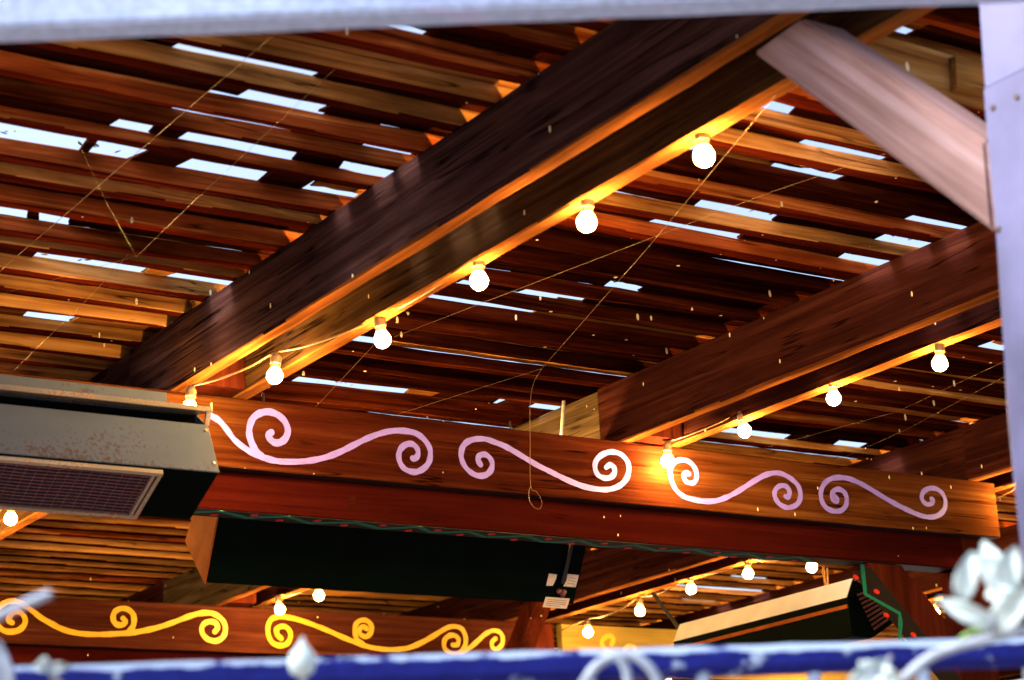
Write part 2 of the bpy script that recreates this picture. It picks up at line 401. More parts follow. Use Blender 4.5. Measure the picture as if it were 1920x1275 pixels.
MAT['leaf'] = plain('green leaf', (0.10, 0.22, 0.05), 0.45, nscale=40, namt=0.4)
MAT['litter'] = plain('dead leaves', (0.10, 0.085, 0.02), 0.8, nscale=3, namt=0.8, bump=0)
MAT['floor'] = plain('patio concrete', (0.14, 0.10, 0.09), 0.8, nscale=6, namt=0.2)
MAT['ground'] = plain('pale paving', (0.24, 0.20, 0.17), 0.9, nscale=2, namt=0.3)
MAT['wall'] = plain('terracotta plaster', (0.16, 0.05, 0.025), 0.8, nscale=5, namt=0.25)
def brushed(name, col, worn):
    m = plain(name, col, 0.55, nscale=35, namt=0.10, bump=0.15); t = m.node_tree; p = t.nodes['Principled BSDF']
    src = p.inputs['Base Color'].links[0].from_socket
    tc = t.nodes.new('ShaderNodeTexCoord'); mp = t.nodes.new('ShaderNodeMapping'); mp.inputs['Scale'].default_value = (2.2, 30, 60)
    t.links.new(tc.outputs['Object'], mp.inputs['Vector'])
    no = N(t, 'ShaderNodeTexNoise', Scale=1.0, Detail=6.0, Roughness=0.65); t.links.new(mp.outputs[0], no.inputs['Vector'])
    f = ramp(t, [(0.60, (0, 0, 0)), (0.72, (0.75, 0.75, 0.75))]); t.links.new(no.outputs['Fac'], f.inputs[0])
    t.links.new(mix(t, f.outputs[0], src, worn), p.inputs['Base Color'])
    return m
MAT['lilac'] = brushed('brushed lilac paint', (0.20, 0.17, 0.80), (0.12, 0.075, 0.26))
MAT['yellow'] = brushed('brushed yellow paint', (0.52, 0.31, 0.009), (0.26, 0.10, 0.008))
def bulb_mat():
    m, t, p = new_mat('lit frosted bulb')
    p.inputs['Base Color'].default_value = (1, 0.9, 0.7, 1)
    p.inputs['Emission Color'].default_value = (1.0, 0.53, 0.13, 1)
    p.inputs['Emission Strength'].default_value = BULB_POWER
    return m
MAT['bulb'] = bulb_mat()

# ------------------------------------------------------------------ the roof's main numbers (metres)
DZ = CZ - 1.6
ZT = 3.157 + DZ            # top of the painted beams = underside of the rafters
ZR = ZT + 0.20             # top of the rafters = underside of the slats
Y1, Y2, Y3 = 5.018, 8.075, 11.13
TH = 0.045
XR = [0.69, 2.221, 3.749, 5.28, 6.81, 9.6]     # left face of each rafter pair
GAP = 0.145
ZB = ZT - 0.20             # underside of the painted boards
ZL = 2.845 + DZ            # underside of the lower beams

# ------------------------------------------------------------------ setting
b = BM(); box(b, (-60, -60, -0.3), (60, 60, -0.004), ch=0.01); tag(build('ground', b, MAT['ground']), kind='structure')
b = BM(); box(b, (-2.5, 2.3, -0.1), (11.0, 12.6, 0.012), ch=0.01); tag(build('patio', b, MAT['floor']), kind='structure')
b = BM(); box(b, (-2.7, 12.35, 0.012), (11.0, 12.55, ZR + 0.1)); tag(build('back_sky_block', b, MAT['wall']), 'unseen plaster wall added at the far end to block sky light', 'wall')  # unseen wall, added to keep sky light from coming in behind
b = BM(); box(b, (-2.7, 5.6, 0.012), (-2.5, 12.34, ZR + 0.1)); tag(build('side_sky_block', b, MAT['wall']), 'unseen plaster wall added on the left side to block sky light', 'wall')  # also unseen and added, blocks sky light from the left

# ------------------------------------------------------------------ rafters
def rafter(x, y0, y1, label, z0=None):
    b = BM()
    timber(b, (x + TH / 2, y0, ZT + 0.1), (x + TH / 2, y1, ZT + 0.1), TH, 0.199, ch=0.004, jit=0.0012, seg=0.12)
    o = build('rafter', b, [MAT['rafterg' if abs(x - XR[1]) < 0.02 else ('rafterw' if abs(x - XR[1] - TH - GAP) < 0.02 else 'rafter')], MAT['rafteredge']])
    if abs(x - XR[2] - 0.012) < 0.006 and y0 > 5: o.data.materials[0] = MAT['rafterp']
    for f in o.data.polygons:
        if f.normal.z < -0.6: f.material_index = 1  # undersides take the edge wood with bulb light in its colour
    return tag(o, label, 'rafter', 'double rafters of the pergola')
PAIRN = ['left edge pair', 'big foreground pair', 'middle right pair', 'far right pair', 'outer right pair', 'outermost right pair']
SPL = [5.45, 5.315, 5.125, 5.03, 5.4, 5.4]
for i, x in enumerate(XR):
    for k in range(2):
        xx = x + k * (TH + GAP)
        sp = SPL[i] + (0.0 if k == 0 else 0.02)
        side = 'front board' if k == 0 else 'rear board'
        near = 1.75 if i < 3 else 2.2
        rafter(xx, near, sp, '%s of the %s of brown rafters, near half before its splice' % (side, PAIRN[i]))
        dx = 0.004 if i != 2 else 0.012
        rafter(xx + dx, sp + 0.003 if i != 2 else sp + 0.02, 8.6, '%s of the %s of brown rafters, half beyond its splice' % (side, PAIRN[i]))
        rafter(xx + 0.002, 8.605, 12.2, '%s of the %s of brown rafters, farthest length' % (side, PAIRN[i]))
    for yb in (Y1, Y2):
        if x + 0.3 > 5.5 and yb == Y1: continue
        b = BM(); timber(b, (x + TH + GAP / 2, yb - 0.075, ZT + 0.1), (x + TH + GAP / 2, yb + 0.06, ZT + 0.1), GAP - 0.008, 0.19, ch=0.004)
        tag(build('spacer_block', b, MAT['post']), 'timber block between the two boards of the %s above the %s beam' % (PAIRN[i], 'lilac scroll' if yb == Y1 else 'yellow scroll'), 'block', 'spacer blocks between rafters')

# ------------------------------------------------------------------ slats and the boards over them
def ytop(pts, h):
    return [hit(u, v, 2, ZR + h).y for u, v in pts]
HL, HM = 0.045, 0.036
LT = [(88, .045), (142, .044), (190, .037), (259, .044), (304, .030), (343, .048), (399, .038), (439, .023), (475, .043), (513, .039), (548, .036), (583, .040), (619, .040), (649, .031), (677, .033), (705, .036)]
left = [hit(0, v, 2, ZR + h).y for v, h in LT]
LH = {round(y, 4): h for y, (v, h) in zip(left, LT)}
mid = ytop([(1410, 197), (1410, 247), (1410, 306), (1410, 354), (1410, 405), (1410, 452), (1274, 471), (1274, 512), (1274, 556), (1274, 594), (1274, 627)], HM)
def extend(ys, y0, y1, sp=0.145):
    ys = sorted(ys)
    while ys[0] - sp > y0: ys.insert(0, ys[0] - sp + random.uniform(-0.012, 0.012))
    while ys[-1] + sp < y1: ys.append(ys[-1] + sp + random.uniform(-0.015, 0.015))
    return ys
LFIRST = left[0]
left = extend(left, 2.2, 11.9)
L0 = left.index(LFIRST)
mid = extend(mid, 2.2, 11.9)
right = extend([y + random.uniform(-0.02, 0.02) for y in mid[2:20]], 2.4, 11.9)
farr = extend([y + random.uniform(-0.02, 0.02) for y in mid[6:26]], 3.4, 11.9)
SEG = [('left bay', -1.2, XR[1] + 0.10, left, HL, 0.040),
       ('middle bay', XR[1] + 0.105, XR[2] + 0.10, mid, HM, 0.044),
       ('right bay', XR[2] + 0.105, XR[3] + 0.10, right, HM, 0.044),
       ('outer right bay', XR[3] + 0.105, 8.4, farr, HM, 0.044)]
SEG[3] = ('outer right bay', XR[3] + 0.105, 10.0, farr, HM, 0.044)
OPEN = [  # sky showing through the roof: picture x from - to, picture y of the middle of the patch
    (358, 655, 78, 116), (645, 785, 64, 86), (470, 648, 178, 195), (350, 580, 207, 240), (676, 792, 258, 280),
    (228, 280, 228, 238), (352, 535, 250, 287), (622, 732, 300, 322), (-60, 92, 235, 258), (92, 140, 256, 266), (157, 278, 270, 292), (350, 477, 306, 328),
    (565, 668, 344, 360), (-40, 17, 394, 397), (36, 108, 400, 409), (44, 262, 479, 500), (330, 436, 517, 533), (36, 150, 588, 602),
    (1423, 1482, 190, 196), (1508, 1660, 267, 294), (1428, 1585, 308, 334), (1290, 1445, 378, 402), (1228, 1375, 420, 440), (1700, 1810, 412, 430), (1638, 1735, 446, 462), (1558, 1664, 480, 496),
    (1690, 1765, 25, 36), (1750, 1840, 190, 204), (1270, 1310, 272, 280),
    (1120, 1200, 533, 546), (990, 1072, 549, 562), (850, 900, 532, 540), (805, 990, 558, 588), (670, 705, 636, 641), (552, 745, 712, 733), (793, 815, 740, 744), (918, 942, 754, 758), (988, 1022, 763, 768),
    (1336, 1462, 803, 818), (1552, 1582, 826, 830), (1582, 1604, 833, 836), (1880, 1910, 633, 640), (1290, 1420, 1085, 1106), (1400, 1460, 1068, 1074), (1300, 1350, 1110, 1116)]
for name, x0, x1, ys, h, wd in SEG:
    if name == 'left bay': LITTER = []
    ops = [[] for _ in ys]; half = []; todo = []
    hs = [LH.get(round(y, 4), h) if name == 'left bay' else h * random.uniform(0.9, 1.12) for y in ys]
    ws = [wd * random.uniform(0.88, 1.1) for y in ys]
    for u0, u1, v0, v1 in OPEN:
        a = hit(u0, v0, 2, ZR + h + 0.004); c = hit(u1, v1, 2, ZR + h + 0.004)
        m = (a + c) / 2
        if not (x0 - 0.02 < m.x < x1 + 0.02): continue
        vm = (v0 + v1) / 2
        best = None
        for j in range(len(ys) - 1):
            um = (u0 + u1) / 2; vb = vline(um, m.x, ys[j] + ws[j], ZR); vt = vline(um, m.x, ys[j + 1], ZR + hs[j + 1])
            q = abs(vt - 5 - vm) + max(0, 6 - (vt - vb)) * 0.4
            if best is None or q < best[0]: best = (q, j, vt - vb)
        j = best[1]
        # the slats beside an opening are as slender as the photograph shows them
        for _ in range(12):
            um = (u0 + u1) / 2; vb = vline(um, m.x, ys[j] + ws[j], ZR); vt = vline(um, m.x, ys[j + 1], ZR + hs[j + 1])
            if vt - vb > 7: break
            if ws[j] > 0.026: ws[j] -= 0.003
            elif hs[j + 1] > 0.027: hs[j + 1] -= 0.003
        ops[j].append((a.x, c.x)); todo.append((j, a, c, m, u0, u1, v0, v1))
    for j, a, c, m, u0, u1, v0, v1 in todo:
        um = (u0 + u1) / 2; vb = vline(um, m.x, ys[j] + ws[j], ZR); vt = vline(um, m.x, ys[j + 1], ZR + hs[j + 1])
        for q_ in range(int((c.x - a.x) / 0.07)):
            if random.random() < 0.6: LITTER.append((random.uniform(a.x, c.x), ys[j + 1] - random.uniform(0.0, 0.035), ZR + hs[j + 1]))
        cap = (24 if 225 < v0 < 310 and u1 < 480 else (17 if u1 < 520 and v0 > 460 else 12)) if name == 'left bay' else 9.5
        if vt - vb > cap + 1.5: half.append((j, a.x, c.x, hit(u0 + (u1 - u0) / 2, vt - cap, 2, ZR + hs[j]).y))
    for j in range(len(ys)):      # a few chinks besides
        if random.random() < 0.06:
            c = random.uniform(x0 + 0.1, x1 - 0.1); ln = random.uniform(0.03, 0.11)
            if all(c + ln < a - 0.05 or c - ln > b_ + 0.05 for a, b_ in ops[j]): ops[j].append((c - ln / 2, c + ln / 2))
    H0 = h
    for j, y in enumerate(ys):
        b = BM()
        h = hs[j]; wd = ws[j]
        yc = y + wd / 2
        dr = random.uniform(-0.009, 0.009)
        timber(b, (x0, yc - dr, ZR + h / 2 + 0.001), (x1 - 0.004, yc + dr, ZR + h / 2 + 0.001), wd, h, ch=0.0025, jit=0.0016, seg=0.12, warp=0.0035)
        sm = 'slat'
        if name == 'left bay' and (6 < j - L0 < 17 or (j - L0 >= 17 and random.random() < 0.7)) or (name == 'outer right bay' and random.random() < 0.7): sm = 'slattan'  # rear left and outer right rows lightened to stand for bulb light
        elif name == 'middle bay' and 3.95 < y < 6.0 or (random.random() < 0.25 and name != 'left bay'): sm = 'slatdark'  # unlit middle rows take the copy with shade in its colour
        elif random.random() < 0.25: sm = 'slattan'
        if y > (6.0 if name == 'middle bay' else 5.25) and name != 'left bay' and random.random() < 0.8: sm = 'slatgold'  # rear rows take the copy with bulb light in its colour
        o = build('wooden_slat', b, [MAT[sm], MAT['slatdark' if sm == 'slatdark' else 'slatshade']])
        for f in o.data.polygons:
            if f.normal.z < -0.75: f.material_index = 1  # bottom faces take the wood darkened for shade
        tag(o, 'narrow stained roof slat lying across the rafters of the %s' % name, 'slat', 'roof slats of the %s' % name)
        if j == len(ys) - 1: continue
        # boards over the gap beyond this slat
        y0, y1 = y + wd - 0.012, ys[j + 1] + 0.012
        cuts = sorted(ops[j])
        for jj, a, c, ym in half:
            a = max(a, x0); c = min(c, x1)
            tp = random.choice((-1, 1)) * random.uniform(0.0, 0.012)
            if jj == j and ym - y0 > 0.012:
                b = BM(); timber(b, (a + 0.001, (y0 + ym) / 2 - tp, ZR + h + 0.0045), (c - 0.003, (y0 + ym) / 2 + tp, ZR + h + 0.0045), ym - y0, 0.006, ch=0.001, jit=0.004, seg=0.03)
                tag(build('cover_board', b, MAT[random.choice(('cover', 'covertan'))]), 'narrow strip of board left along a gap between slats of the %s' % name, 'board', 'narrow roof strips of the %s' % name)
        xs = [x0]
        for a, c in cuts: xs += [max(a, x0), min(c, x1)]
        xs.append(x1)
        for a, c in zip(xs[0::2], xs[1::2]):
            if c - a < 0.02: continue
            b = BM()
            hn = hs[j + 1]; ea = random.uniform(-0.07, 0.07); ec = random.uniform(-0.07, 0.07)
            dz = (hn - h) / 2; zc = ZR + (h + hn) / 2 + 0.0042
            timber(b, (a, (y0 + y1) / 2, zc), (c - 0.002, (y0 + y1) / 2, zc), math.hypot(y1 - y0, 2 * dz), 0.006, up=Vector((0, -2 * dz, y1 - y0)), ch=0.001, jit=0.0012, seg=0.05)
            for v_ in b.verts:
                if a > x0 + 0.01 and v_.co.x - a < 0.06: v_.co.x += (ea * (v_.co.y - y0) / (y1 - y0) + random.uniform(-0.006, 0.006)) * 0.6
                if c < x1 - 0.01 and c - v_.co.x < 0.06: v_.co.x += (ec * (v_.co.y - y0) / (y1 - y0) + random.uniform(-0.006, 0.006)) * 0.6
            o = build('cover_board', b, MAT['covertan' if random.random() < 0.22 else 'cover'])
            tag(o, 'flat raw roof board covering the gap between two slats of the %s' % name, 'board', 'roof boards over the slats of the %s' % name)
# dead leaves and debris caught on the roof around the openings
b = BM()
for X_, Y_, Z_ in LITTER:
    for _ in range(random.randint(2, 7)):
        c = Vector((X_ + random.uniform(-0.05, 0.05), Y_ + random.uniform(-0.02, 0.012), Z_ + random.uniform(0.008, 0.016)))
        r_ = random.uniform(0.004, 0.012); an = random.uniform(0, 6.28)
        e1 = Vector((math.cos(an), math.sin(an), random.uniform(-0.3, 0.3))); e2 = Vector((-math.sin(an), math.cos(an), random.uniform(-0.3, 0.3))) * 0.5
        vs = [b.verts.new(c + e1 * (r_ * p_) + e2 * (r_ * q_)) for p_, q_ in ((-1, 0), (-0.3, 0.8), (0.5, 0.7), (1, 0), (0.4, -0.8), (-0.4, -0.7))]
        b.faces.new(vs)
tag(build('leaf_litter', b, MAT['litter']), 'dead leaves and debris lying on the roof around the openings', 'leaves', kind='stuff')
# wide trim board with a small tan block, upper right behind the post
YT = 2.50
zt0, zt1 = hit(1800, 186, 1, YT).z, hit(1800, 104, 1, YT).z
b = BM(); timber(b, (XR[1] + TH + GAP + TH + 0.01, YT + 0.012, (zt0 + zt1) / 2), (XR[2] - 0.01, YT + 0.012, (zt0 + zt1) / 2), 0.024, zt1 - zt0, ch=0.003)
tag(build('trim_board', b, MAT['slattan']), 'wide orange brown board under the slats behind the pale brace', 'board')
q = [hit(u, v, 1, YT - 0.0005) for u, v in ((1779, 110), (1845, 122), (1846, 186), (1782, 172))]
b = BM(); prism(b, q, (0, -0.018, 0)); tag(build('wood_block', b, MAT['slatgold']), 'small tan block fixed to the wide board beside the pale post', 'block')

# ------------------------------------------------------------------ painted beams with scrolls
def px(pts, org, sc, Y):
    return [hit(org[0] + u / sc, org[1] + v / sc, 1, Y) for u, v in pts]
NF = Vector((0, -1, 0))
def scroll(parent, strokes, org, sc, Y, wpx, mat, name='painted_scroll'):
    b = BM()
    for k, (pts, wf) in enumerate(strokes):
        P = px(pts, org, sc, Y)
        m = P[len(P) // 2]
        wd = wpx / FPX * (m - CAM).length * wf
        ribbon(b, P, wd, NF, -0.0005, 0.0012 + 0.0007 * k)
    return build(name, b, mat, parent)

pb1 = thing('painted_beam', (3.6, Y1, ZB), 'red brown beam painted with lilac scrolls', 'beam')
b = BM(); timber(b, (-0.6, Y1 + TH / 2, ZT - 0.1), (5.395, Y1 + TH / 2, ZT - 0.1), TH, 0.2, ch=0.003, jit=0.0008, seg=0.15)
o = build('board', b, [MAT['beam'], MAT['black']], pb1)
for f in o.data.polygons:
    if f.normal.z < -0.9: f.material_index = 1  # shade under the board put in as black faces
scroll(pb1, [([(50, 205), (70, 215), (130, 250), (190, 320), (250, 400), (320, 460), (400, 510), (500, 550), (600, 575), (720, 580), (850, 572), (980, 545), (1100, 500), (1200, 450), (1300, 400), (1400, 360), (1500, 335), (1600, 332), (1700, 350), (1770, 400), (1815, 470), (1820, 540), (1800, 600), (1750, 645), (1690, 662), (1620, 640), (1580, 590), (1568, 530), (1585, 475), (1630, 440), (1680, 440), (1715, 475), (1722, 520), (1700, 555), (1680, 552)], 0.92),
             ([(480, 545), (430, 500), (400, 450), (373, 370), (375, 300), (400, 235), (450, 195), (520, 180), (590, 200), (650, 250), (680, 320), (668, 380), (630, 420), (580, 428), (540, 400), (524, 365), (548, 345)], 1.05)], (380, 730), 4.267, Y1, 12.2, MAT['lilac'])
scroll(pb1, [([(340, 390), (318, 350), (330, 310), (375, 298), (420, 325), (445, 380), (430, 445), (380, 485), (310, 488), (240, 450), (190, 390), (165, 310), (180, 230), (230, 180), (300, 160), (380, 160), (460, 185), (560, 225), (650, 275), (740, 330), (850, 395), (950, 445), (1060, 500), (1170, 550), (1280, 590), (1400, 612), (1500, 612), (1590, 580), (1650, 520), (1675, 440), (1665, 370), (1620, 310), (1560, 280), (1490, 278), (1420, 310), (1378, 360), (1370, 420), (1395, 480), (1450, 510), (1510, 505), (1545, 465), (1540, 415), (1505, 392), (1470, 415)], 1.0)], (830, 790), 4.8, Y1, 10.8, MAT['lilac'])
scroll(pb1, [([(550, 410), (512, 402), (495, 440), (510, 490), (560, 515), (610, 505), (635, 450), (630, 380), (590, 310), (530, 265), (450, 255), (380, 285), (340, 350), (345, 440), (370, 530), (420, 610), (500, 670), (600, 700), (720, 720), (850, 715), (960, 680), (1080, 620), (1200, 545), (1310, 475), (1420, 420), (1530, 400), (1620, 420), (1710, 475), (1780, 550), (1805, 640), (1790, 720), (1740, 770), (1660, 790), (1580, 760), (1530, 700), (1512, 640), (1530, 580), (1580, 545), (1640, 550), (1675, 590), (1680, 640), (1660, 675), (1635, 665)], 1.0)], (1200, 820), 6.0, Y1, 10.0, MAT['lilac'])
scroll(pb1, [([(300, 325), (318, 350), (310, 365), (285, 355), (272, 315), (290, 275), (335, 262), (380, 290), (400, 345), (390, 405), (350, 445), (290, 450), (230, 425), (190, 370), (178, 300), (195, 235), (240, 185), (310, 163), (400, 168), (480, 195), (560, 235), (650, 290), (740, 345), (830, 395), (920, 440), (1000, 475), (1070, 497), (1140, 500), (1200, 475), (1240, 425), (1245, 360), (1220, 300), (1170, 260), (1110, 255), (1060, 280), (1043, 320), (1050, 360), (1085, 390), (1125, 385), (1140, 360), (1125, 345)], 1.0)], (1500, 860), 4.571, Y1, 9.6, MAT['lilac'])

pb2 = thing('painted_beam', (3.9, Y2, ZB), 'brown beam painted with yellow scrolls behind the front beam', 'beam')
b = BM(); timber(b, (0.2, Y2 + TH / 2, ZT - 0.1), (5.40, Y2 + TH / 2, ZT - 0.1), TH, 0.2, ch=0.003, jit=0.0008, seg=0.15)
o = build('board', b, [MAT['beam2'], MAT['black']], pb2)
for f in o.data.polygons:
    if f.normal.z < -0.9: f.material_index = 1  # underside shade as black faces here too
scroll(pb2, [([(90, 310), (62, 290), (80, 250), (130, 225), (175, 255), (188, 310), (150, 360), (90, 378), (30, 370), (-15, 330), (-30, 260), (-10, 200), (40, 160), (100, 150), (170, 170), (240, 220), (310, 275), (390, 320), (470, 360), (560, 385), (660, 397), (780, 398), (900, 392), (1010, 382), (1120, 362), (1220, 335), (1320, 300), (1420, 262), (1500, 240), (1580, 238), (1640, 265), (1680, 310), (1690, 370), (1670, 420), (1620, 447), (1560, 435), (1520, 395), (1512, 350), (1535, 315), (1580, 302), (1620, 315), (1630, 350), (1610, 378)], 1.0),
             ([(960, 385), (1000, 330), (1000, 255), (960, 212), (905, 205), (860, 230), (848, 280), (870, 320), (915, 328), (940, 300), (922, 278)], 1.0)], (0, 1090), 4.0, Y2, 10.0, MAT['yellow'])
scroll(pb2, [([(190, 430), (160, 400), (155, 360), (190, 338), (235, 350), (260, 400), (240, 460), (190, 482), (130, 465), (95, 410), (90, 340), (115, 285), (170, 265), (250, 272), (340, 295), (440, 330), (540, 370), (640, 415), (740, 455), (840, 490), (940, 508), (1040, 512), (1140, 500), (1240, 460), (1330, 410), (1420, 355), (1480, 338), (1540, 355), (1570, 410), (1570, 470), (1545, 520), (1500, 545), (1450, 535), (1412, 495), (1415, 440), (1450, 408), (1495, 408), (1520, 440), (1510, 475), (1475, 478)], 1.0),
             ([(800, 470), (760, 440), (743, 390), (745, 330), (780, 295), (830, 295), (865, 335), (860, 385), (825, 415), (785, 400), (775, 365), (800, 340), (830, 355)], 1.0),
             ([(1530, 545), (1600, 500), (1670, 440), (1720, 395), (1780, 370), (1830, 385), (1850, 430), (1840, 480), (1800, 510), (1770, 490), (1770, 455), (1795, 430)], 0.9)], (480, 1090), 4.0, Y2, 9.2, MAT['yellow'])

pb3 = thing('painted_beam', (6.6, Y2, ZB), 'olive board with yellow scrolls lit by bulbs, right of the far post', 'beam')
xo = hit(1058, 1200, 1, Y2 - 0.02).x
b = BM(); timber(b, (xo, Y2 + 0.02, ZT - 0.12), (8.3, Y2 + 0.02, ZT - 0.12), TH, 0.24, ch=0.003, seg=0.2)
build('board', b, MAT['olive'], pb3)
scroll(pb3, [([(990, 905), (1008, 865), (985, 830), (940, 835), (905, 880), (920, 930), (960, 970), (1020, 1000), (1100, 1030)], 1.0),
             ([(1105, 985), (1115, 945), (1150, 918), (1190, 930), (1205, 960), (1190, 985)], 0.9)], (940, 1020), 4.8, Y2 - 0.003, 9.0, MAT['yellow'])

def lower_beam(y, x0, x1, label, zig):
    t = thing('support_beam', ((x0 + x1) / 2, y + 0.09, ZL), label, 'beam')
    b = BM(); timber(b, (x0, y + TH + 0.045, (ZL + ZT - 0.012) / 2), (x1, y + TH + 0.045, (ZL + ZT - 0.012) / 2), 0.09, ZT - 0.012 - ZL, ch=0.003, jit=0.0006, seg=0.2, skew=-0.03)
    build('board', b, MAT['lowbeam'], t)
    if zig:
        ya, yb = y + TH + 0.004, y + TH + 0.086
        b = BM(); box(b, (x0 + 0.02, ya, ZL - 0.0015), (x1 - 0.04, yb, ZL + 0.004), ch=0.0005)
        build('underside_stripe', b, MAT['black'], t)
        # zigzag vine and dots painted along the underside
        zz = [(1110 / 3, 850 + 325 / 3), (1240 / 3, 850 + 320 / 3), (1390 / 3, 850 + 358 / 3), (1540 / 3, 850 + 352 / 3), (1620 / 3, 850 + 350 / 3), (1740 / 3, 850 + 388 / 3), (1900 / 3, 850 + 385 / 3)]
        zz += [(640 + u / 3, 850 + v / 3) for u, v in ((90, 385), (210, 418), (330, 415), (440, 408), (500, 438), (610, 440), (720, 435), (800, 465), (920, 465), (1040, 460), (1130, 492), (1230, 495), (1340, 485), (1420, 522), (1540, 520), (1650, 510), (1770, 545), (1900, 540))]
        zz += [(1280 + u / 3, 850 + v / 3) for u, v in ((70, 535), (160, 570), (360, 560), (450, 590), (660, 580), (720, 605))]
        dd_ = [(u / 3, 850 + v / 3) for u, v in ((1205, 342), (1430, 343), (1572, 372), (1785, 374))]
        dd_ += [(640 + u / 3, 850 + v / 3) for u, v in ((15, 400), (235, 400), (378, 430), (543, 427), (667, 453), (845, 450), (970, 480), (1165, 477), (1293, 503), (1480, 502), (1612, 528), (1807, 530))]
        dd_ += [(1280 + u / 3, 850 + v / 3) for u, v in ((20, 553), (195, 553), (285, 577), (490, 577), (620, 600))]
        def und(u, v):
            p = hit(u, v + 1.5, 2, ZL - 0.0015)
            return Vector((p.x, min(max(p.y, y + TH + 0.012), y + TH + 0.078), p.z))
        P = [und(*q) for q in zz]
        dots = [(und(*q).x, und(*q).y) for q in dd_]
        bz = BM(); ribbon(bz, P, 0.019, Vector((0, 0, -1)), -0.0005, 0.0012, False)
        build('painted_zigzag', bz, MAT['teal'], t)
        for dx, dy in dots:
            bd = BM(); lathe(bd, (dx, dy, ZL - 0.0030), [(0.0, 0), (0.012, 0), (0.012, 0.002), (0.0, 0.002)], 12)
            build('painted_dot', bd, MAT['reddot'], t)
    return t
lower_beam(Y1, 0.9, 5.23, 'dark red beam with a green zigzag under it, below the lilac scroll beam', True)
lower_beam(Y2, 0.2, 5.38, 'dark red beam below the yellow scroll beam', False)

# ------------------------------------------------------------------ posts and braces
def post(name, lo, hi, label, mat, group=None):
    b = BM(); c = (Vector(lo) + Vector(hi)) / 2
    timber(b, (c.x, c.y, lo[2]), (c.x, c.y, hi[2]), hi[0] - lo[0], hi[1] - lo[1], up=Vector((0, 1, 0)), ch=0.005, jit=0.001, seg=0.2)
    return tag(build(name, b, mat), label, 'post', group)
post('beam_post', (5.24, Y1 + TH + 0.003, 0.012), (5.36, Y1 + TH + 0.118, ZT - 0.003), 'dark brown post carrying the right end of the lilac scroll beam', MAT['post'])
post('beam_post', (5.43, Y2 + 0.01, 0.012), (5.56, Y2 + 0.13, ZT - 0.003), 'dark brown post at the right end of the yellow scroll beam', MAT['post'])
post('beam_post', (0.55, Y1 + TH + 0.003, 0.012), (0.67, Y1 + TH + 0.118, ZL - 0.003), 'dark brown post under the left part of the lilac scroll beam', MAT['post'])

def brace(label, quad, off, mat, cat='brace'):
    b = BM(); prism(b, quad, off)
    bmesh.ops.bevel(b, geom=b.edges[:], offset=0.003, segments=1, affect='EDGES')
    return build('brace_board', b, mat)
# brace with the green zigzag, in the plane of the front beam
yf = Y1 + TH + 0.004
q = [hit(u, v, 1, yf) for u, v in ((1627, 1058), (1690, 1060))]
q[0].z = q[1].z = ZL - 0.004
ext = 0.72
dirb = Vector((1, 0, -1)).normalized()
bt = thing('knee_brace', (q[0] + q[1]) / 2, 'dark red brace with a teal zigzag, under the right end of the front beam', 'brace')
b = BM(); prism(b, [q[0], q[1], q[1] + dirb * ext, q[0] + dirb * ext], (0, 0.1, 0)); bmesh.ops.bevel(b, geom=b.edges[:], offset=0.002, segments=1, affect='EDGES')
build('timber', b, MAT['post'], bt)
nb = Vector((-1, 0, -1)).normalized()
base = q[0]
b = BM(); prism(b, [base + Vector((0, 0.003, 0)) + dirb * 0.02, base + Vector((0, 0.097, 0)) + dirb * 0.02, base + Vector((0, 0.097, 0)) + dirb * (ext - 0.01), base + Vector((0, 0.003, 0)) + dirb * (ext - 0.01)], nb * 0.0015)
build('underside_stripe', b, MAT['black'], bt)
def onb(u, v):
    o = base + nb * 0.0015; d = ray(u, v); k = (o - CAM).dot(nb) / d.dot(nb)
    return CAM + d * k
P2 = [onb(u, v) for u, v in ((1617, 1060), (1623, 1114), (1687, 1150), (1689, 1165), (1687, 1198), (1740, 1228))]
b = BM(); ribbon(b, P2, 0.016, nb, -0.0005, 0.0012, False); build('painted_zigzag', b, MAT['teal'], bt)
for u, v in ((1605, 1082), (1644, 1109), (1662, 1153), (1713, 1190)):
    b = BM(); lathe(b, onb(u, v), [(0, -0.001), (0.011, -0.001), (0.011, 0.0014), (0, 0.0014)], 12, nb)
    build('painted_dot', b, MAT['reddot'], bt)

# brace towards the viewer from the right post of the front beam
b = BM(); x = 5.29
prism(b, [(x, Y1 - 0.02, ZL - 0.16), (x, Y1 - 0.46, ZT - 0.002), (x, Y1 - 0.58, ZT - 0.002), (x, Y1 - 0.02, ZL - 0.30)], (0.09, 0, 0))
bmesh.ops.bevel(b, geom=b.edges[:], offset=0.003, segments=1, affect='EDGES')
tag(build('knee_brace', b, MAT['post']), 'dark brown brace rising from the right post to the far right rafters', 'brace')
# brace at the far post
b = BM(); x = 5.10
prism(b, [(x, Y2 - 0.0, ZL - 0.14), (x, Y2 - 0.42, ZT - 0.002), (x, Y2 - 0.54, ZT - 0.002), (x, Y2 - 0.0, ZL - 0.27)], (0.09, 0, 0))
bmesh.ops.bevel(b, geom=b.edges[:], offset=0.003, segments=1, affect='EDGES')
tag(build('knee_brace', b, MAT['post']), 'dark brown brace at the far post beside the yellow scrolls', 'brace')

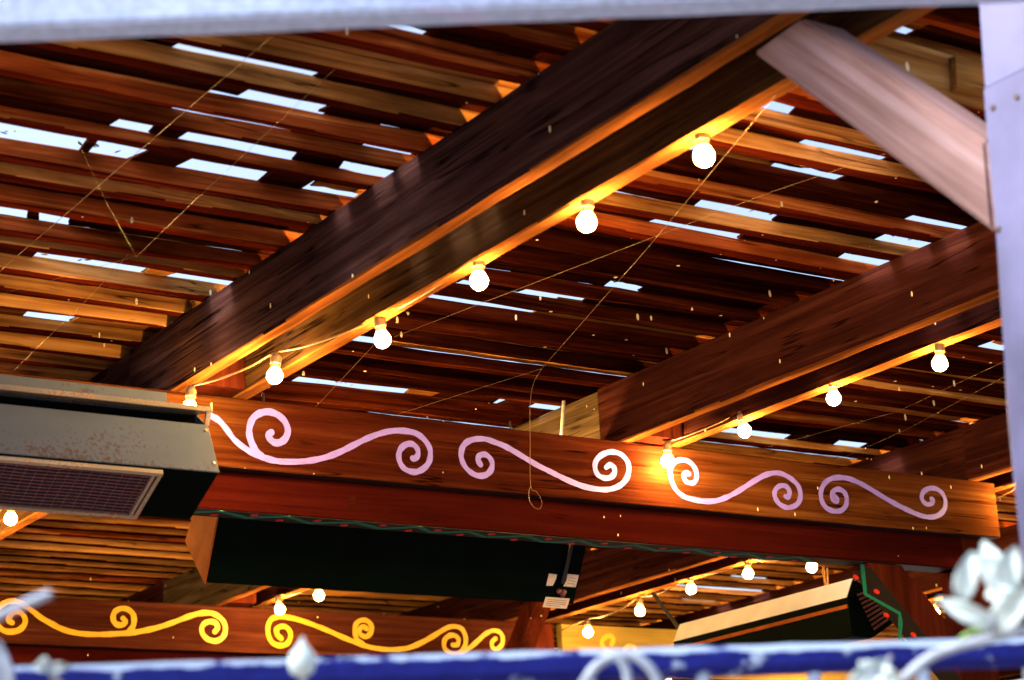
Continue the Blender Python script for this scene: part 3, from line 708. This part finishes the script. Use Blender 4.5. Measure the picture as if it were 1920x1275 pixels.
# ------------------------------------------------------------------ pale post, brace and frame close to the camera
XP = XR[1] + TH + 0.003
yp = 2.055
fp = thing('pale_post', (XP + 0.07, yp - 0.07, 0), 'pale lilac grey timber post close to the camera on the right', 'post')
zs = hit(1845, 165, 0, XP).z
PE = [hit(u, v, 0, XP) for u, v in ((1890, 850), (1865, 448), (1846, 241), (1831, 22))]
PE = [(0.0, PE[0].y + 0.02), (1.2, PE[0].y + 0.01)] + [(p.z, p.y) for p in PE] + [(ZR + 0.5, PE[3].y)]
def post_y(z):
    for (za, ya), (zb, yb) in zip(PE[:-1], PE[1:]):
        if z <= zb: return ya + (yb - ya) * (z - za) / (zb - za)
    return PE[-1][1]
def leaning(bm, z0, z1, wx, wy, dx=0.0):
    n = 24; rings = []
    for i in range(n):
        z = z0 + (z1 - z0) * i / (n - 1); ye = post_y(z)
        ch = 0.005
        pr_ = [(dx + ch, 0), (dx + wx - ch, 0), (dx + wx, -ch), (dx + wx, -wy + ch), (dx + wx - ch, -wy), (dx + ch, -wy), (dx, -wy + ch), (dx, -ch)]
        rings.append([Vector((XP + a, ye + c + random.uniform(-0.001, 0.001), z)) for a, c in pr_])
    sweep(bm, rings)
b = BM(); leaning(b, 0.0, zs - 0.002, 0.138, 0.15)
build('lower_length', b, MAT['paled'], fp)
b = BM(); leaning(b, zs + 0.001, ZR, 0.132, 0.15, 0.003)
build('upper_length', b, MAT['paled'], fp)
for u, v in ((1862, 202), (1907, 182), (1872, 430)):
    b = BM(); c = hit(u, v, 0, XP); lathe(b, c + Vector((0.002, 0, 0)), [(0, 0), (0.006, 0), (0.005, 0.004), (0, 0.005)], 8, Vector((-1, 0, 0)))
    build('nail_head', b, MAT['ink'], fp)
q = [hit(u, v, 0, XP + 0.002) for u, v in ((1410, 98), (1500, 32), (1849, 262), (1852, 440))]
q[2].y = post_y(q[2].z) + 0.003; q[3].y = post_y(q[3].z) + 0.003
q[0].z = ZT - 0.001 if False else q[0].z
b = BM(); prism(b, q, (0.10, 0, 0)); bmesh.ops.bevel(b, geom=b.edges[:], offset=0.006, segments=2, affect='EDGES')
bo = build('knee_brace', b, MAT['brace']); tag(bo, 'broad brown and lilac brace from the pale post up to the foreground rafters', 'brace')

# crossbar over the opening
a0 = hit(0, 85, 2, 2.70 + DZ); a1 = hit(1830, 12, 2, 2.70 + DZ)
f0 = hit(0, 52, 2, 2.70 + DZ); f1 = hit(1500, 0, 2, 2.70 + DZ)
dd = (a1 - a0).normalized(); nn = Vector((-dd.y, dd.x, 0))
dep = abs((f0 - a0).dot(nn))
if nn.dot(CAM - a0) < 0: nn = -nn
mid0 = a0 + nn * dep / 2
b = BM(); timber(b, mid0 - dd * 1.2 + Vector((0, 0, 0.06)), mid0 + dd * 2.4 + Vector((0, 0, 0.06)), dep, 0.12, ch=0.005, jit=0.0006, seg=0.05, warp=0.001)
tag(build('crossbar', b, MAT['bar']), 'white painted crossbar running across the top, close to the camera', 'beam')

# railing
zr = 1.945 + DZ
r0 = hit(0, 1252, 2, zr); r1 = hit(1920, 1196, 2, zr)
rd = (r1 - r0).normalized(); rn = Vector((-rd.y, rd.x, 0))
if rn.dot(CAM - r0) < 0: rn = -rn
rail = thing('railing', r0 + rd * 0.6 - Vector((0, 0, zr)), 'blue painted metal railing peeling to white along the bottom of the view', 'railing')
b = BM(); timber(b, r0 - rd * 0.9 - Vector((0, 0, 0.0175)), r0 + rd * 2.6 - Vector((0, 0, 0.0175)), 0.034, 0.035, ch=0.010, jit=0.0007, seg=0.04)
build('top_rail', b, MAT['blue'], rail)
b = BM(); timber(b, r0 - rd * 0.9 - Vector((0, 0, zr - 0.15)), r0 + rd * 2.6 - Vector((0, 0, zr - 0.15)), 0.03, 0.03, ch=0.004, seg=0.2)
build('bottom_rail', b, MAT['blue'], rail)
c0 = (hit(1545, 1262, 2, zr - 0.04) - r0).dot(rd)
for k in range(-14, 13):
    s = c0 + k * 0.135
    p = r0 + rd * s
    b = BM(); tube(b, [p - Vector((0, 0, 0.034)), p - Vector((0, 0, zr - 0.166))], 0.0085, 8)
    build('baluster', b, MAT['blue'], rail)
for s in (-0.7, 2.45):
    p = r0 + rd * s
    b = BM(); timber(b, (p.x, p.y, -0.004), (p.x, p.y, zr - 0.036), 0.03, 0.03, up=Vector((0, 1, 0)), ch=0.003, seg=0.5)
    build('rail_post', b, MAT['blue'], rail)

# flowers and stems of the climber on the railing
DF = (r0 + rd * 0.9 - CAM).length
def at(u, v, d): return CAM + ray(u, v) * d
def petal(bm, c, tip, width, bulge):
    """a cupped petal from c to tip, facing the light"""
    c = Vector(c); tip = Vector(tip); d = tip - c; L = d.length; d.normalize()
    f = (CAM - c).normalized(); s = d.cross(f).normalized(); f = s.cross(d)
    rows = []
    n, m = 8, 7
    for i in range(n + 1):
        t = i / n
        hw = width * math.sin(math.pi * min(1, 0.08 + 0.92 * t) ** 0.62) * (0.62 + 0.5 * t) * 0.5 + 0.001
        row = []
        for j in range(m):
            q = -1 + 2 * j / (m - 1)
            row.append(c + d * (L * t) + s * (hw * q) + f * (bulge * math.sin(math.pi * t) + bulge * 0.8 * q * q + 0.002 * math.sin(9 * t + 4 * q)))
        rows.append(row)
    fr = [[bm.verts.new(p) for p in r] for r in rows]
    bk = [[bm.verts.new(p - f * 0.0012) for p in r] for r in rows]
    for i in range(n):
        for j in range(m - 1):
            bm.faces.new((fr[i][j], fr[i + 1][j], fr[i + 1][j + 1], fr[i][j + 1]))
            bm.faces.new((bk[i][j], bk[i][j + 1], bk[i + 1][j + 1], bk[i + 1][j]))
    for i in range(n):
        for j in (0, m - 1):
            bm.faces.new((fr[i][j], bk[i][j], bk[i + 1][j], fr[i + 1][j]))
    for j in range(m - 1):
        for i in (0, n):
            bm.faces.new((fr[i][j], fr[i][j + 1], bk[i][j + 1], bk[i][j]))
def blossom(label, c, petals, d, stem_pts):
    t = thing('blossom', at(c[0], c[1], d), label, 'flower')
    for k, (u, v, wpx, off, *bs) in enumerate(petals):
        bu, bv = bs if bs else c
        b = BM(); petal(b, at(bu, bv, d + 0.004 * (k % 3)), at(u, v, d + off), wpx / FPX * d, 0.006)
        build('petal', b, MAT['petal'], t, smooth=True)
    b = BM(); tube(b, [at(u, v, dd_) for u, v, dd_ in stem_pts], 0.004, 8, 0.003); build('stem', b, MAT['stem'], t, smooth=True)
    b = BM(); lathe(b, at(c[0], c[1], d - 0.004), [(0, -0.004), (0.0035, -0.002), (0.003, 0.003), (0, 0.005)], 10); build('flower_eye', b, MAT['stem'], t, smooth=True)
    return t
dF = 2.12
blossom('big white blossom rising over the right end of the blue railing', (1860, 1165), [(1758, 1122, 44, 0.0, 1862, 1172), (1945, 1092, 64, -0.012, 1862, 1176), (1822, 1034, 50, 0.012, 1803, 1124), (1843, 1016, 64, 0.012, 1884, 1112), (1905, 1024, 66, 0.0, 1876, 1112), (1890, 1070, 44, 0.01, 1822, 1048), (1945, 1135, 40, 0.0, 1850, 1108)], dF, [(1858, 1150, dF), (1861, 1172, dF), (1862, 1200, 2.16)])
blossom('white blossom hanging below the blue railing near the right', (1640, 1262), [(1585, 1285, 45, 0), (1610, 1240, 40, 0.0), (1665, 1236, 36, 0.01), (1695, 1280, 46, 0.0), (1640, 1310, 46, -0.01)], 2.13, [(1640, 1262, 2.14), (1655, 1250, 2.17), (1670, 1232, 2.2)])
blossom('small white blossom lying on the railing at the lower left', (92, 1252), [(62, 1248, 22, 0), (78, 1236, 20, 0.01), (108, 1242, 20, 0), (132, 1250, 20, 0.0)], 2.2, [(92, 1254, 2.2), (100, 1268, 2.21), (115, 1285, 2.22)])
bd = thing('flower_bud', at(566, 1262, 2.19), 'pointed white flower bud standing on the railing below the yellow scrolls', 'flower')
b = BM(); lathe(b, at(566, 1248, 2.19), [(0.004, -0.012), (0.012, -0.008), (0.0155, 0.002), (0.0135, 0.012), (0.007, 0.020), (0.003, 0.026), (0.0, 0.032)], 14, Vector((0.05, 0, 1))); build('bud', b, MAT['petal'], bd, smooth=True)
b = BM(); tube(b, [at(566, 1255, 2.19), at(568, 1275, 2.19), at(580, 1300, 2.19)], 0.0035, 8); build('stem', b, MAT['stem'], bd, smooth=True)
lf = thing('leaf', at(5, 1290, 2.15), 'pale green leaf at the left end of the railing', 'leaf')
b = BM(); petal(b, at(2, 1330, 2.15), at(-2, 1200, 2.16), 62 / FPX * 2.15, 0.004); build('blade', b, MAT['stem'], lf, smooth=True)
b = BM(); tube(b, [at(2, 1330, 2.15), at(12, 1380, 2.16)], 0.002, 6); build('stalk', b, MAT['leaf'], lf)
def vine(label, pts, d, r, mat='stem', r2=None):
    b = BM(); P = catmull([at(u, v, d + (q[0] if q else 0)) for u, v, *q in pts], 6)
    tube(b, P, r, 8, r2); tag(build('vine_stem', b, MAT[mat], smooth=True), label, 'stem')
vine('pale stem arching over the railing below the green heater', [(1085, 1300), (1115, 1252), (1155, 1230), (1195, 1234), (1225, 1262), (1240, 1300)], 2.16, 0.0052)
vine('short pale stem dropping from the arched stem on the railing', [(1158, 1233), (1172, 1250), (1178, 1280), (1180, 1310)], 2.155, 0.0048)
vine('long pale stem climbing along the railing towards the big blossom', [(1660, 1310), (1700, 1268), (1752, 1228), (1830, 1203), (1930, 1180)], 2.14, 0.0055)
vine('straight pale twig poking in from the lower left edge', [(-60, 1182), (0, 1153), (50, 1131), (96, 1112)], 1.9, 0.0045, r2=0.0042)
vine('thin green stem right of the big blossom', [(1800, 1200), (1822, 1185), (1850, 1180)], 2.2, 0.003, 'leaf')

# ------------------------------------------------------------------ string lights
def string(name, label, bulbs, cord, hangs):
    t = thing('string_light', bulbs[len(bulbs) // 2] , label, 'string lights', 'strings of lit bulbs under the rafters')
    for k, c in enumerate(bulbs):
        ta = Vector((random.uniform(-0.12, 0.12), random.uniform(-0.12, 0.12), 1))
        b = BM(); lathe(b, c, [(0.0, 0.020), (0.0125, 0.020), (0.013, 0.032), (0.0148, 0.034), (0.0148, 0.050), (0.012, 0.056), (0.008, 0.062), (0.0, 0.063)], 14, ta)
        s = build('lamp_socket', b, MAT['socket'], t, smooth=False)
        b = BM(); lathe(b, c, [(0.0, -0.0212), (0.008, -0.0196), (0.015, -0.0150), (0.0195, -0.008), (0.0212, 0.0), (0.0195, 0.008), (0.0155, 0.0145), (0.0125, 0.0198), (0.0, 0.0199)], 16, ta)
        build('light_bulb', b, MAT['bulb'], s, smooth=True)
    b = BM()
    tube(b, cord, 0.003, 6); build('cord', b, MAT['cord'], t, smooth=True)
    return t
def cord_from(bulbs, x, extra0=None, extra1=None, sag=0.02, zc=None):
    P = []
    if extra0: P += extra0
    for k, c in enumerate(bulbs):
        top = c + Vector((0.0, 0, 0.062))
        P.append(top + Vector((0, 0, 0.001)))
        if k < len(bulbs) - 1:
            n = bulbs[k + 1] + Vector((0, 0, 0.062))
            for tt in (0.25, 0.5, 0.75):
                p = top.lerp(n, tt)
                z = p.z + (zc - p.z) * (1 - abs(2 * tt - 1)) if zc else p.z - sag * (1 - (2 * tt - 1) ** 2)
                P.append(Vector((p.x, p.y, z)))
    if extra1: P += extra1
    return catmull(P, 4)
xb = XR[1] + TH + GAP + 0.02
s1 = [hit(u, v, 0, xb) for u, v in ((1320, 293), (1100, 417), (898, 527), (717, 637))]
s1.append(hit(515, 705, 1, 4.60)); s1.append(hit(355, 767, 1, 4.80))
pre = [s1[0] + Vector((0.0, -0.45, 0.05)), s1[0] + Vector((0, -0.2, 0.055))]
string('a', 'string of bulbs on the underside of the big foreground rafter pair', s1, cord_from(s1, xb, extra0=pre, zc=None, sag=0.012), None)
xb = XR[2] + TH + GAP + 0.012
s2 = [hit(u, v, 0, xb) for u, v in ((1762, 682), (1563, 747), (1396, 808))]
s2.append(hit(1252, 865, 1, Y1 - 0.05))
s2n = [hit(598, 1117, 0, xb), hit(525, 1143, 0, xb)]
pre = [s2[0] + Vector((0, -0.5, 0.055)), s2[0] + Vector((0, -0.22, 0.056))]
string('b', 'string of bulbs under the middle right rafter pair, ending at the lilac scrolls', s2, cord_from(s2, xb, extra0=pre, sag=0.006), None)
string('c', 'pair of bulbs under the far rafters just above the yellow scrolls', s2n, cord_from(s2n, xb, extra0=[s2n[0] + Vector((0, -0.4, 0.06))], extra1=[s2n[1] + Vector((0.02, 0.2, 0.05))], sag=0.02), None)
xb = XR[3] + TH + GAP + 0.02
s3 = [hit(u, v, 0, xb) for u, v in ((1522, 1063), (1403, 1076), (1296, 1105), (1200, 1146), (1103, 1186))]
s3 = [Vector((xb, s3[0].y - 0.40 * k, s3[0].z + 0.012)) for k in (3, 2, 1)] + s3
s3[0] = hit(1932, 935, 0, xb)
string('d', 'string of bulbs at the lower right above the tilted heater', s3, cord_from(s3, xb, extra0=[s3[0] + Vector((0, -0.3, 0.06))], extra1=[s3[-1] + Vector((-0.05, 0.15, 0.03))], sag=0.02), None)
c = hit(20, 973, 0, XR[1] + 0.2)
k = (ZT - 0.055 - CAM.z) / (c.z - CAM.z); c = CAM + (c - CAM) * k
s4 = [c + Vector((0, 0.42 * k, 0)) for k in (-1, 0, 1, 2, 3, 4)]
string('e', 'bulb below the grille of the steel heater, at the left edge', s4, cord_from(s4, c.x, extra0=[s4[0] + Vector((0, -0.4, 0.06))], sag=0.015), None)
s6 = [Vector((2.80 + 0.33 * k, 5.30, 3.01 + DZ)) for k in range(3)]
string('g', 'unseen string of bulbs added behind the front beam to light the rear slats', s6, cord_from(s6, 0, extra0=[s6[0] + Vector((-0.1, 0, 0.06))], sag=0.008), None)  # unseen bulbs, added to light the slats behind the beam
s5 = [Vector((XR[4] + TH + GAP + 0.02, 6.16 + 0.42 * k, ZT - 0.063)) for k in range(8)]
string('f', 'unseen string of bulbs added under the outer right rafters to light their slats', s5, cord_from(s5, s5[0].x, extra0=[s5[0] + Vector((0, -0.4, 0.06))], sag=0.01), None)  # unseen bulbs, added to brighten the outer right bay

# ------------------------------------------------------------------ thin lines strung under the slats
def line(label, pts, z=None, r=0.0004, thick=1.0):
    P = []
    for (u, v, *q) in pts:
        P.append(hit(u, v, 2, (q[0] if q else z)))
    b = BM(); tube(b, P, r * thick, 5); tag(build('strung_wire', b, MAT['wire']), label, 'wire')
zl = ZR - 0.06
line('thick taut twine crossing the left slats from corner to corner', [(-20, 525), (475, 98), (560, 25)], zl, thick=1.9)
line('thin line crossing the left slats near the big rafter', [(255, 482), (340, 400), (640, 118)], zl)
line('short slanting line tied to the middle of the left slats', [(150, 275), (205, 390), (256, 482)], zl, thick=0.55)
line('thin line rising over the lit slats above the steel heater', [(15, 705), (170, 555), (240, 478)], zl)
line('thin line low across the tan slats at the left edge', [(-15, 555), (75, 532), (255, 480)], zl)
line('long thin line from the third bulb up to the pale brace', [(738, 632), (1180, 462), (1440, 362), (1660, 288)], zl)
line('thin line dropping from the fourth bulb to the lilac beam', [(590, 765, ZT + 0.01), (715, 632, zl)], zl)
line('line from the lilac beam across the dark slats up to the bright bulb', [(726, 783, ZT + 0.012), (1016, 691, zl), (1210, 470, zl), (1455, 178, ZT - 0.01)], zl)
line('upper thin line over the right bay slats above the beam end', [(1440, 838), (1682, 772), (1895, 672)], zl)
line('lower thin line over the right bay slats above the beam end', [(1560, 868), (1700, 805), (1895, 700)], zl)
P = [hit(1016, 691, 2, zl), hit(1000, 720, 1, 4.95), hit(994, 760, 1, 4.95), hit(994, 830, 1, 4.96), hit(995, 910, 1, 4.96), hit(1006, 922, 1, 4.96), hit(1016, 940, 1, 4.96), hit(1012, 954, 1, 4.96), hit(1000, 950, 1, 4.96), hit(992, 935, 1, 4.96), hit(992, 920, 1, 4.96), hit(995, 912, 1, 4.96)]
P[0] = hit(1016, 691, 1, 4.95)
b = BM(); tube(b, catmull(P, 5), 0.0009, 5); tag(build('hanging_loop', b, MAT['wire']), 'thin line ending in a small loop in front of the lilac scrolls', 'wire')
b = BM(); prism(b, [hit(u, v, 1, Y1 + TH - 0.0005) for u, v in ((655, 930), (667, 931), (664, 957), (652, 956))], (0, -0.0012, 0)); tag(build('paper_tag', b, MAT['cover']), 'small tan paper tag stuck on the dark red beam', 'tag')

b = BM(); tube(b, [hit(1052, 830, 1, 5.17), hit(1054, 800, 1, 5.17), hit(1057, 752, 1, 5.17)], 0.0055, 8)
tag(build('conduit_pipe', b, MAT['cream'], smooth=True), 'short pale conduit pipe standing behind the front beam beside the middle rafter splice', 'pipe')
# ------------------------------------------------------------------ heaters
def pr(X, pts): return [Vector((X, y, z + DZ)) for y, z in pts]
# steel heater at the left
XH = 2.096; X0H = 0.35
h1 = thing('patio_heater', (1.2, 4.6, 2.7 + DZ), 'rust spotted steel gas heater with wire grille at the left edge', 'heater')
L = Vector((X0H - XH, 0, 0))
def slab(name, poly, mat, parent, off=L):
    b = BM(); prism(b, poly, off); bmesh.ops.bevel(b, geom=b.edges[:], offset=0.0012, segments=1, affect='EDGES'); return build(name, b, mat, parent)
slab('hood', pr(XH, [(4.516, 2.924), (4.451, 2.789), (4.455, 2.786), (4.520, 2.923)]), MAT['hood'], h1)
slab('top_rim', pr(XH + 0.003, [(4.498, 2.966), (4.494, 2.952), (4.700, 2.985), (4.700, 2.992)]), MAT['steel'], h1)
slab('back_plate', pr(XH - 0.002, [(4.630, 2.706), (4.710, 2.84), (4.700, 2.99), (4.695, 2.99), (4.704, 2.84), (4.624, 2.708)]), MAT['dark'], h1)
slab('slot_back', pr(XH - 0.006, [(4.575, 2.90), (4.580, 2.962), (4.583, 2.962), (4.578, 2.90)]), MAT['dark'], h1)
slab('base_plate', pr(XH - 0.001, [(4.4555, 2.7855), (4.625, 2.7045), (4.628, 2.709), (4.458, 2.790)]), MAT['dark'], h1)
b = BM(); prism(b, pr(XH - 0.0005, [(4.519, 2.922), (4.456, 2.789), (4.626, 2.707), (4.705, 2.84), (4.697, 2.984), (4.58, 2.966)]), (-0.003, 0, 0)); build('end_plate', b, MAT['hood'], h1)
b = BM(); prism(b, pr(XH + 0.002, [(4.497, 2.958), (4.514, 2.922), (4.522, 2.924), (4.506, 2.96)]), (-0.012, 0, 0)); build('corner_tab', b, MAT['steel'], h1)
flx = hit(312, 738, 1, 4.60).x
zf0 = hit(200, 724, 1, 4.60).z
b = BM(); timber(b, (X0H, 4.60, zf0 - 0.035), (flx, 4.60, zf0 - 0.035), 0.004, 0.07, ch=0.0005, seg=1); build('back_flange', b, MAT['hood'], h1)
# grille on the sloping underside
g0 = Vector((0, 4.4555, 2.7855 + DZ)); g1 = Vector((0, 4.625, 2.7045 + DZ)); gs = (g1 - g0).normalized(); gl = (g1 - g0).length
gn = Vector((0, -gs.z, gs.y)); gn = -gn if gn.z > 0 else gn
def G(x, s, o=0.0): return Vector((x, 0, 0)) + g0 + gs * s + gn * o
def under(u, v):
    d = ray(u, v); k = (g0 - CAM).dot(gn) / d.dot(gn); p = CAM + d * k
    return p.x, (p - g0).dot(gs)
xr_, _ = under(280, 882); xr2, s2_ = under(243, 966)
xf0 = (xr_ + xr2) / 2
b = BM(); prism(b, [G(X0H, 0.016, 0.002), G(xf0, 0.016, 0.002), G(xf0, gl - 0.012, 0.002), G(X0H, gl - 0.012, 0.002)], gn * 0.001); build('burner', b, MAT['emitter'], h1)
fr = BM()
timber(fr, G(X0H, 0.011, 0.006), G(xf0 + 0.024, 0.011, 0.006), 0.012, 0.012, up=gn, ch=0.001, seg=1)
timber(fr, G(X0H, gl - 0.007, 0.006), G(xf0 + 0.024, gl - 0.007, 0.006), 0.012, 0.012, up=gn, ch=0.001, seg=1)
timber(fr, G(xf0 + 0.004, 0.0175, 0.0062), G(xf0 + 0.004, gl - 0.0135, 0.0062), 0.008, 0.0115, up=gn, ch=0.001, seg=1)
timber(fr, G(xf0 + 0.019, 0.0175, 0.0062), G(xf0 + 0.019, gl - 0.0135, 0.0062), 0.010, 0.0115, up=gn, ch=0.001, seg=1)
build('grille_frame', fr, MAT['steel'], h1)
gr = BM()
n = 13
for k in range(n):
    s = 0.022 + (gl - 0.042) * k / (n - 1)
    P = []
    x = X0H
    P = [G(X0H + (xf0 - X0H) * j / 40.0, s + random.uniform(-0.0006, 0.0006), 0.011 + 0.001 * math.sin(j)) for j in range(41)]
    tube(gr, P, 0.0011, 5)
x = X0H + 0.02
while x < xf0:
    tube(gr, [G(x + random.uniform(-0.001, 0.001), 0.018, 0.0095), G(x + random.uniform(-0.002, 0.002), gl - 0.016, 0.0095)], 0.0009, 5); x += 0.026
build('wire_grille', gr, MAT['mesh'], h1)
for (y, z) in ((4.505, 2.905), (4.462, 2.812)):
    b = BM(); lathe(b, Vector((XH - 0.012, y - 0.001, z + DZ)), [(0, 0), (0.005, 0), (0.004, 0.003), (0, 0.004)], 8, Vector((0, -0.9, 0.43)))
    build('screw', b, MAT['steel'], h1)

# dark green heater behind the front beam
h2 = thing('patio_heater', (3.1, 5.4, 2.75 + DZ), 'dark green heater box with tan end cap and paper labels below the front beam', 'heater')
Yh, XG = 5.3, 2.491
A_, B_, C_, D_ = (5.524, 2.854), (5.466, 2.919), (5.300, 2.883), (5.395, 2.705)
XE = 3.795
b = BM(); prism(b, pr(XG + 0.002, [A_, B_, C_, D_]), (XE - XG - 0.004, 0, 0)); bmesh.ops.bevel(b, geom=b.edges[:], offset=0.003, segments=2, affect='EDGES'); build('body', b, MAT['dark'], h2)
b = BM(); prism(b, pr(XG - 0.004, [(5.528, 2.854), (5.470, 2.922), (5.299, 2.886), (5.394, 2.702)]), (0.0055, 0, 0)); bmesh.ops.bevel(b, geom=b.edges[:], offset=0.001, segments=1, affect='EDGES'); build('end_cap', b, MAT['orange'], h2)
b = BM(); timber(b, (XG + 0.002, 5.297, 2.8868 + DZ), (XE, 5.297, 2.8868 + DZ), 0.006, 0.005, ch=0.0005, seg=1); build('top_edge_glint', b, MAT['cream'], h2)  # cream strip drawn for the light caught along the top edge
f0v = Vector((0, 5.300, 2.883 + DZ)); f1v = Vector((0, 5.395, 2.705 + DZ)); fs = (f1v - f0v).normalized(); fl = (f1v - f0v).length
fn = Vector((0, fs.z, -fs.y)); fn = -fn if fn.dot(CAM - f0v) < 0 else fn
def F(x, s, o=0.0): return Vector((x, 0, 0)) + f0v + fs * s + fn * o
def onf(u, v):
    d = ray(u, v); k = (f0v - CAM).dot(fn) / d.dot(fn); p = CAM + d * k
    return p
for pts, nm in (([(1029, 1075), (1044, 1077), (1042, 1086), (1036, 1098), (1024, 1098)], 'torn'), ([(1064, 1076), (1085, 1078), (1079, 1101), (1056, 1099), (1062, 1088)], 'torn'), ([(1023, 1119), (1068, 1122), (1062, 1141), (1017, 1138)], 'whole')):
    P = [onf(u, v) + fn * 0.0005 for u, v in pts]
    b = BM(); prism(b, P, fn * 0.001); lb = build('paper_label', b, MAT['paper'], h2)
    lb['label'] = 'whole printed paper label' if nm == 'whole' else 'torn paper label'
    b = BM()
    lines = [((1026, 1123.5), (1062, 1126.5)), ((1025, 1127), (1061, 1130)), ((1024, 1130.5), (1060, 1133.5)), ((1023, 1134), (1050, 1136.5))] if nm == 'whole' else ([((1067, 1083), (1080, 1085)), ((1065, 1088), (1078, 1090)), ((1063, 1093), (1077, 1095))] if pts[0][0] > 1050 else [])
    for (ua, va), (ub, vb) in lines:
        pa_, pb_ = onf(ua, va) + fn * 0.002, onf(ub, vb) + fn * 0.002
        timber(b, pa_, pb_, 0.0012, 0.0008, up=fn, ch=0.0001, seg=1, jit=0)
    if lines: build('printed_text', b, MAT['ink'], lb)
    else: b.free()
b = BM(); P = [onf(1068, 1018) + fn * 0.012, onf(1060, 1050) + fn * 0.012, onf(1052, 1092) + fn * 0.010]
timber(b, P[0], P[2], 0.014, 0.008, up=fn, ch=0.002, seg=1); build('mounting_bar', b, MAT['black'], h2)
b = BM(); c = onf(1050, 1108) + fn * 0.008
for k in range(5):
    lathe(b, c + Vector((random.uniform(-0.014, 0.014), 0, random.uniform(-0.01, 0.01))), [(0, -0.010), (0.009, -0.004), (0.008, 0.004), (0, 0.010)], 8, Vector((random.random(), random.random(), 1)))
build('valve', b, MAT['mesh'], h2, smooth=True)
for xx in (2.7, 3.6):
    b = BM(); tube(b, [(xx, 5.42, 2.905 + DZ), (xx, 5.42, ZT + 0.15)], 0.004, 8); build('hanger_rod', b, MAT['black'], h2)

# tilted heater at the lower right, seen along its length
h3 = thing('patio_heater', (5.05, 5.8, 2.75 + DZ), 'tilted heater with a cream side and slotted dark end at the lower right', 'heater')
YE = 5.34
pe = [hit(u, v, 1, YE) for u, v in ((1590, 1120), (1601, 1085), (1622, 1098), (1676, 1168), (1636, 1196), (1597, 1192))]
b = BM(); prism(b, pe, (0, 1.02, 0)); bmesh.ops.bevel(b, geom=b.edges[:], offset=0.002, segments=1, affect='EDGES'); build('body', b, MAT['dark'], h3)
e0, e1 = pe[0], pe[1]
sn = Vector((-(e1 - e0).z, 0, (e1 - e0).x)).normalized()
if sn.x > 0: sn = -sn
b = BM(); prism(b, [e0 + sn * 0.001 + Vector((0, 0.004, 0)), e1 + sn * 0.001 + Vector((0, 0.004, 0)), e1 + sn * 0.004 + Vector((0, 0.004, 0)), e0 + sn * 0.004 + Vector((0, 0.004, 0))], (0, 1.01, 0)); build('cream_side', b, MAT['cream'], h3)
e2 = pe[5]
b = BM(); prism(b, [e0.lerp(e2, 0.18) + Vector((-0.001, 0.003, 0)), e0.lerp(e2, 0.28) + Vector((-0.001, 0.003, 0)), e0.lerp(e2, 0.28) + Vector((-0.006, 0.003, 0)), e0.lerp(e2, 0.18) + Vector((-0.006, 0.003, 0))], (0, 1.01, 0)); build('side_lip', b, MAT['orange'], h3)
# slotted end
b = BM()
lo0, lo1 = hit(1606, 1112, 1, YE - 0.002), hit(1640, 1184, 1, YE - 0.002)
hi0, hi1 = hit(1624, 1106, 1, YE - 0.002), hit(1668, 1164, 1, YE - 0.002)
for k in range(9):
    t_ = (k + 0.5) / 9
    a, c = lo0.lerp(lo1, t_), hi0.lerp(hi1, t_)
    timber(b, a, c, 0.008, 0.0055, up=Vector((0, -1, 0)), ch=0.001, seg=1, jit=0)
build('louvre_slats', b, MAT['mesh'], h3)
b = BM(); tube(b, catmull([hit(u, v, 0, 4.98) for u, v in ((1543, 1062), (1548, 1100), (1556, 1140), (1560, 1190))], 5), 0.0045, 8)
tube(b, catmull([hit(u, v, 0, 4.985) for u, v in ((1551, 1065), (1554, 1110), (1562, 1150), (1572, 1186))], 5), 0.003, 8); build('gas_hose', b, MAT['hose'], h3, smooth=True)
b = BM(); timber(b, hit(1224, 1112, 0, 5.05), hit(1276, 1182, 0, 5.03), 0.012, 0.012, ch=0.002, seg=1); build('hanger_bar', b, MAT['black'], h3)
